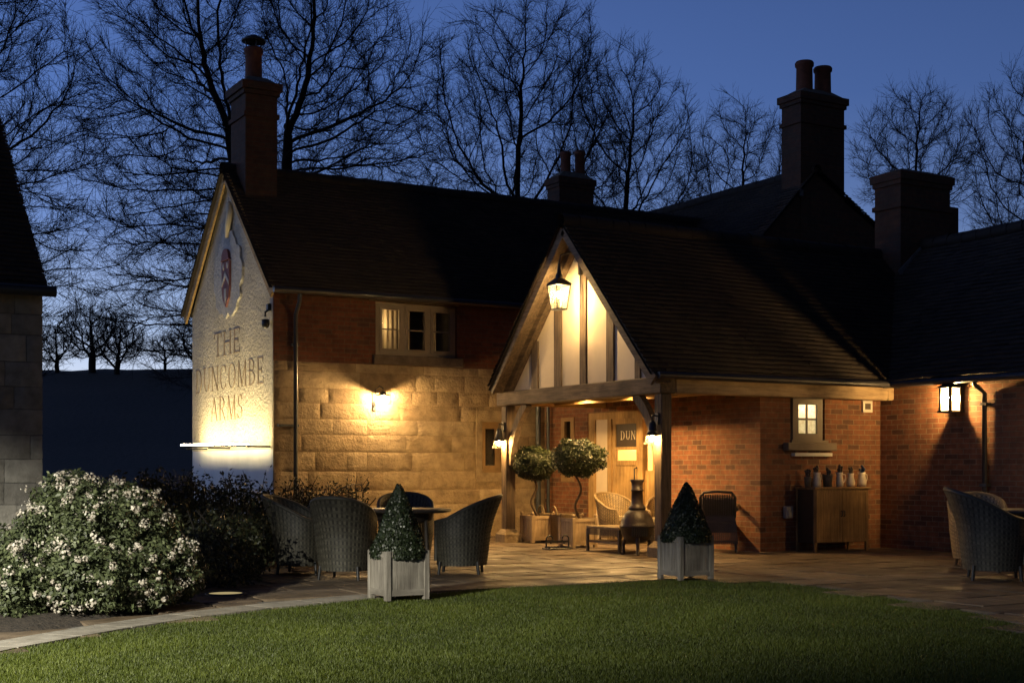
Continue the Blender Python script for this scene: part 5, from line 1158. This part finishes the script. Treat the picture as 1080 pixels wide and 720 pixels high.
# cabinet against the brick wall
cb_ = thing('cabinet', (13.63, 14.77, .014), 'brown slatted wooden cabinet with two doors against the brick wall', 'cabinet'); W_, D_, Hc = 1.07, .42, .95
mb = MB(); mb.box(.015, W_ - .015, .02, D_ - .01, .13, Hc - .035); mb.build('carcass', M['sign'], cb_, absolute=False)
mb = MB(); mb.box(-.025, W_ + .025, -.02, D_, Hc - .034, Hc, ch=.006); mb.build('cabinet_top', M['teak_z'], cb_, absolute=False)
for i in range(2):
    x0 = .02 + i * (W_ - .04) / 2; x1 = x0 + (W_ - .04) / 2 - .006; mb = MB()
    mb.box(x0, x1, 0, .018, .14, .19); mb.box(x0, x1, 0, .018, Hc - .085, Hc - .038); mb.box(x0, x0 + .045, 0, .018, .19, Hc - .085); mb.box(x1 - .045, x1, 0, .018, .19, Hc - .085)
    n = 9
    for q in range(n): mb.box(x0 + .046 + (x1 - x0 - .092) * q / n, x0 + .046 + (x1 - x0 - .092) * (q + 1) / n - .003, .005, .016, .19, Hc - .085)
    dd = mb.build('cabinet_door', M['teak_z'], cb_, absolute=False)
    hx = x1 - .022 if i == 0 else x0 + .022
    mb = MB(); mb.tube([(hx, .0, .60), (hx, -.022, .595), (hx, -.022, .525), (hx, 0, .52)], .008, 8); mb.build('handle', M['black'], dd, absolute=False)
for i in (.0, W_ - .05):
    for j in (.0, D_ - .05):
        mb = MB(); mb.box(i, i + .05, j + .019, j + .05, 0, Hc - .036); mb.build('leg', M['teak_z'], cb_, absolute=False)
# jugs on the cabinet
def jug(x, y, r, h, m, label, rzz, cm_, kind=0, body=0):
    j = thing('enamel_jug' if kind == 0 else 'metal_pail', (x, y, .014 + .95), label, 'jug' if kind == 0 else 'pail', 'jugs and pails on the cabinet', rz=rzz)
    mb = MB()
    if kind == 0: prof = [(0, .004), (r * .95, 0), (r * (1.05 + body), h * .3), (r * .82, h * .72), (r * .74, h * .82), (r * .92, h), (r * .85, h), (r * .68, h * .8), (r * .9, h * .3), (0, .02)]
    else: prof = [(0, .004), (r * .8, 0), (r * 1.05, h * .97), (r * 1.1, h), (r, h), (r * .75, .02), (0, .02)]
    mb.lathe(prof, (0, 0, 0), 22); b_ = mb.build('jug_body' if kind == 0 else 'pail_body', m, j, absolute=False)
    mb = MB()
    if kind == 0:
        mb.tube([(r * .78, 0, h * .86), (r * 1.5, 0, h * .84), (r * 1.62, 0, h * .6), (r * 1.35, 0, h * .38), (r * 1.0, 0, h * .3)], .009, 8); mb.build('handle', m, j, absolute=False)
        mb = MB(); mb.add([(-r * .8, -.03, h * .98), (-r * 1.25, 0, h * 1.05), (-r * .8, .03, h * .98), (-r * .78, 0, h * .8)], [(0, 1, 3), (1, 2, 3)]); mb.build('spout', m, j, absolute=False)
    else:
        mb.tube([(r * 1.02 * math.cos(q), 0, h * .95 + r * .5 * math.sin(q)) for q in np.linspace(0, math.pi, 10)], .005, 6); mb.build('handle', M['black'], j, absolute=False)
    mb = MB(); rj = random.Random(int(x * 100))
    for q in range(9):
        a = rj.random() * 6.28; rr2 = rj.random() * r * .55; dx, dy = rr2 * math.cos(a), rr2 * math.sin(a); hh = h + rj.uniform(.04, .10)
        mb.tube([(dx * .5, dy * .5, h * .4), (dx * 1.3, dy * 1.3, hh)], .011, 6)
        mb.lathe([(.0, 0), (.016, .01), (.02, .03), (.0, .045)], (dx * 1.3, dy * 1.3, hh - .02), 8)
    mb.build('cutlery', cm_, j, absolute=False); return j
yj = 14.93
jx = [ray_b(u, yj) for u in (852, 861.5, 873, 885.5, 897, 909)]
jug(jx[0], yj, .055, .15, M['galv'], 'small dark metal pail at the left end of the cabinet top', .3, M['napkin_d'], 1)
jug(jx[1], yj, .062, .215, M['enamel'], 'cream enamel jug second from the left on the cabinet', R(10), M['napkin_d'])
jug(jx[2], yj, .075, .18, M['galv'], 'dull grey pail between two cream jugs on the cabinet', -.4, M['napkin_d'], 1)
jug(jx[3], yj, .056, .215, M['enamel'], 'slim cream enamel jug in the middle of the cabinet top', R(-30), M['napkin_d'])
jug(jx[4], yj, .058, .20, M['enamel'], 'shorter cream enamel jug with bulging body near the right end', R(20), M['napkin_d'], 0, .12)
jug(jx[5], yj, .066, .215, M['enamel'], 'cream enamel jug with blue napkins at the right end', R(0), M['napkin'])
# outdoor socket box
sb = thing('socket_box', (13.47, 15.25, .85), 'grey plastic socket box on the brick wall left of the cabinet', 'socket'); setorg(sb)
xs0 = ray_b(832, 15.2); mb = MB(); mb.box(xs0 - .075, xs0 + .06, 15.16, 15.249, .50, .68, ch=.012); mb.build('socket_body', M['plastic'], sb)
mb = MB(); mb.box(xs0 - .055, xs0 + .04, 15.145, 15.16, .52, .62, ch=.005); mb.build('socket_cover', M['plastic'], sb)

# ------------------------------------------------------------------ bare winter trees
def sc_tree(X, Y, z0, label, env, seed, trunk, step=.32, kill=.48, twig=(.35, .9), ntw=5, rtip=.0088, lean=0, stems=((0, 0),), pipe=1.86, group='bare trees behind the inn'):
    """a crown grown into rounded envelopes: limbs reach for points spread through the crown, twigs clothe the ends"""
    g = np.random.default_rng(seed); A = []
    for (dx, dy, cz, rx, ry, rz, n) in env:
        d = g.normal(0, 1, (n, 3)); d /= np.linalg.norm(d, axis=1)[:, None]; r = (.05 + .95 * g.random(n)) ** (1 / 3)
        lumpy = 1 + .10 * np.sin(d[:, 0] * 5 + seed) * np.sin(d[:, 2] * 4 + seed * 2) + .05 * np.sin(d[:, 1] * 9 + d[:, 2] * 7)
        p = d * (r * lumpy)[:, None] * np.array([rx, ry, rz]); A.append(p + np.array([dx, dy, cz]))
    A = np.concatenate(A)
    nodes = [np.array([0., 0, -.6])]; par = [-1]
    for (sx_, sl_) in stems:
        last = 0; n = int(trunk / step)
        for i in range(n):
            f = (i + 1) / n; nodes.append(np.array([lean * f * f + sx_ * f + sl_ * f * f + .05 * math.sin(f * 5 + seed), .3 * sx_ * f, -.6 + (trunk + .6) * f])); par.append(last); last = len(nodes) - 1
    P = np.array(nodes); near = np.full(len(A), 0); D = np.full(len(A), 1e9)
    def upd(i0):
        nonlocal near, D
        Q = P[i0:]
        for c in range(0, len(Q), 64):
            dd = np.linalg.norm(A[:, None] - Q[None, c:c + 64], axis=2); j = dd.argmin(1); m = dd[np.arange(len(A)), j]; k = m < D; D[k] = m[k]; near[k] = i0 + c + j[k]
    upd(0); alive = np.ones(len(A), bool); grown = {}
    for it in range(150):
        if not alive.any(): break
        idx = np.where(alive)[0]; nn = near[idx]; v = A[idx] - P[nn]; v /= np.linalg.norm(v, axis=1)[:, None] + 1e-9
        u, inv = np.unique(nn, return_inverse=True); S = np.zeros((len(u), 3)); np.add.at(S, inv, v)
        S += g.normal(0, .22, S.shape); S /= np.linalg.norm(S, axis=1)[:, None] + 1e-9
        pp = P[u]; pd = pp - P[np.maximum(np.array(par)[u], 0)]; pd /= np.linalg.norm(pd, axis=1)[:, None] + 1e-9
        S = S + .38 * pd + np.array([0, 0, .05]); S /= np.linalg.norm(S, axis=1)[:, None]
        keep = np.array([grown.get(int(q), 0) < 3 for q in u]); u, S, pp = u[keep], S[keep], pp[keep]
        if not len(u): break
        for q in u: grown[int(q)] = grown.get(int(q), 0) + 1
        i0 = len(P); P = np.concatenate([P, pp + S * step]); par += [int(q) for q in u]; upd(i0); alive &= D > kill
    par = np.array(par); N = len(P); ch = [[] for _ in range(N)]
    for i in range(1, N): ch[par[i]].append(i)
    for _ in range(2):                                       # ease the kinks
        Q = P.copy(); i = np.arange(1, N); hasc = np.array([len(c) > 0 for c in ch]); k = np.where(hasc & (par >= 0))[0]
        cm = np.array([P[ch[q]].mean(0) for q in k]); Q[k] = .5 * P[k] + .25 * P[par[k]] + .25 * cm; P = Q
    rad = np.zeros(N)
    for i in range(N - 1, -1, -1):
        rad[i] = rtip if not ch[i] else sum(rad[c] ** pipe for c in ch[i]) ** (1 / pipe)
    x, y = cam2w(X, Y); t = thing('bare_tree', (x, y, z0), label, 'tree', group)
    def W(p): return np.stack([.866 * p[..., 0] + .5 * p[..., 1], -.5 * p[..., 0] + .866 * p[..., 1], p[..., 2]], -1)
    chains = []; st = [(0, [0])]
    while st:
        i, c = st.pop()
        while ch[i]:
            k = max(ch[i], key=lambda q: rad[q])
            for q in ch[i]:
                if q != k: st.append((q, [i, q]))
            c.append(k); i = k
        if len(c) > 1: chains.append(c)
    def tubes(name, L, m):
        V = []; F = []; o = 0
        for pts, rr_ in L:
            k = 9 if rr_[0] > .09 else (6 if rr_[0] > .035 else (4 if rr_[0] > .014 else 3)); T = np.gradient(pts, axis=0); T /= np.linalg.norm(T, axis=1)[:, None] + 1e-9
            ref = np.array([1., 0, 0]) if abs(T[0, 2]) > .8 else np.array([0, 0, 1.]); Aa = np.cross(T, ref); Aa /= np.linalg.norm(Aa, axis=1)[:, None] + 1e-9; B = np.cross(T, Aa); w = 2 * np.pi * np.arange(k) / k
            Q = pts[:, None] + rr_[:, None, None] * (Aa[:, None] * np.cos(w)[None, :, None] + B[:, None] * np.sin(w)[None, :, None]); n = len(pts)
            ix = o + np.arange(n * k).reshape(n, k); F.append(np.stack([ix[:-1], np.roll(ix[:-1], -1, 1), np.roll(ix[1:], -1, 1), ix[1:]], -1).reshape(-1, 4)); V.append(Q.reshape(-1, 3)); o += n * k
        return V, F, o
    big, small = [], []
    for c in chains:
        r = rad[c].copy(); r[0] = min(r[0], r[1] * 1.15); (big if r[1] > .055 else small).append((W(P[c]), r))
    V, F, o = tubes('trunk', big, None); link('trunk', np_mesh('trunk', np.concatenate(V), np.concatenate(F), smooth=True), M['bark'], t)
    V, F, o = tubes('crown', small, None)
    # twigs: slender shoots, each with side shoots, all made in one go
    k = np.where(rad < .030)[0]; k = k[par[k] >= 0]; k = np.repeat(k, ntw); m = len(k)
    d0 = P[k] - P[par[k]]; d0 /= np.linalg.norm(d0, axis=1)[:, None] + 1e-9
    def shoots(p, d, L, sp, r0):
        m = len(p); d1 = d + g.normal(0, sp, (m, 3)) + np.array([0, 0, .12]); d1 /= np.linalg.norm(d1, axis=1)[:, None]; b = g.normal(0, .22, (m, 3)) + np.array([0, 0, .10])
        s_ = np.array([0, .34, .68, 1.0]); C = p[:, None] + L[:, None, None] * (s_[None, :, None] * d1[:, None] + (s_ ** 2)[None, :, None] * b[:, None] * .5); r = r0 * (1 - .55 * s_); return C, r, d1
    L0 = g.uniform(*twig, m); C, r, d1 = shoots(P[k] - d0 * step * g.random((m, 1)), d0, L0, .55, rtip * .78); sets = [(C, r)]
    for q in (1, 2):
        C2, r2, _ = shoots(C[:, q], d1, L0 * g.uniform(.35, .65, m), .6, rtip * .6); sets.append((C2, r2))
    for C, r in sets:
        C = W(C); T = np.gradient(C, axis=1); T /= np.linalg.norm(T, axis=2)[..., None] + 1e-9; Aa = np.cross(T, np.array([.31, .62, .72])); Aa /= np.linalg.norm(Aa, axis=2)[..., None] + 1e-9; B = np.cross(T, Aa); w = 2 * np.pi * np.arange(3) / 3
        Q = C[:, :, None] + r[None, :, None, None] * (Aa[:, :, None] * np.cos(w)[:, None] + B[:, :, None] * np.sin(w)[:, None]); n = C.shape[1]; mm = len(C)
        ix = o + np.arange(mm * n * 3).reshape(mm, n, 3); F.append(np.stack([ix[:, :-1], np.roll(ix[:, :-1], -1, 2), np.roll(ix[:, 1:], -1, 2), ix[:, 1:]], -1).reshape(-1, 4)); V.append(Q.reshape(-1, 3)); o += mm * n * 3
    link('crown', np_mesh('crown', np.concatenate(V), np.concatenate(F), smooth=True), M['bark_thin'], t)
    return t
# big lime behind the lettered gable, its crown rising out of the picture, low limbs to the left
sc_tree(-8.0, 44, .8, 'great bare lime tree behind the lettered gable with low sweeping left limbs', [(-.2, 0, 11.8, 6.0, 4.6, 7.8, 4200), (-2.9, 0, 6.6, 3.1, 2.6, 3.6, 900), (3.0, 0, 9.5, 2.8, 2.6, 3.4, 650)], 11, 11.5, stems=((.65, 0), (-.7, -.5)), twig=(.4, 1.0))
sc_tree(-17.2, 38, .3, 'bare tree leaning in over the stone barn from the left edge', [(0, 0, 10.8, 5.6, 4.4, 7.2, 3200), (3.0, 0, 6.5, 2.3, 2.2, 3.6, 600)], 23, 9.5, stems=((.5, .2), (-.5, -.3)), twig=(.4, 1.0))
sc_tree(.15, 50, 2.0, 'tall rounded bare tree directly above the inn ridge at the centre', [(.2, 0, 11.0, 4.2, 3.6, 5.9, 2500)], 31, 8.6, stems=((.0, .1),))
sc_tree(4.0, 52, 2.2, 'bare tree with an arching right limb right of the paired chimney pots', [(-.1, 0, 10.6, 2.6, 2.6, 5.2, 1100), (1.7, 0, 10.6, 1.9, 2.0, 3.4, 620)], 43, 8.2, stems=((.1, .2),))
sc_tree(11.0, 64, 3.4, 'smaller bare tree just left of the great chimney', [(0, 0, 11.2, 2.9, 2.6, 4.3, 1050)], 57, 9.2, rtip=.0095)
sc_tree(18.0, 60, 3.0, 'bare tree above the broad square chimney on the right', [(0, 0, 12.2, 2.9, 2.6, 3.1, 1050)], 61, 10.8, rtip=.009)
sc_tree(20.6, 50, 2.0, 'dense twiggy bare tree at the right edge', [(0, 0, 9.2, 3.9, 3.4, 5.8, 2600)], 75, 6.0, stems=((.3, .2), (-.4, -.3)))
far = [(-44.5, 121, 2.8, 2.2, 420, 'lowest far bush like tree at the left end of the field crest'), (-41.2, 122, 4.6, 2.1, 650, 'pale round far tree second along the field crest'), (-37.4, 120, 6.4, 3.0, 1300, 'tallest and broadest far tree on the crest in the gap'), (-34.6, 118, 5.2, 2.6, 1000, 'dark far tree leaning on the broadest one on the crest'), (-31.2, 121, 3.4, 1.5, 350, 'slim far tree on the crest nearer the white gable'), (-28.2, 120, 4.9, 2.6, 800, 'last far tree on the crest beside the white gable')]
for i, (X, Y, hh, rx, n, lab) in enumerate(far):
    sc_tree(X, Y, float(hill(np.array(X), np.array(Y))) - .2, lab, [(0, 0, hh * .58, rx, rx, hh * .42, n)], 100 + i, hh * .22, step=.3, kill=.42, twig=(.35, .85), ntw=3, rtip=.02, group='far trees on the field crest')
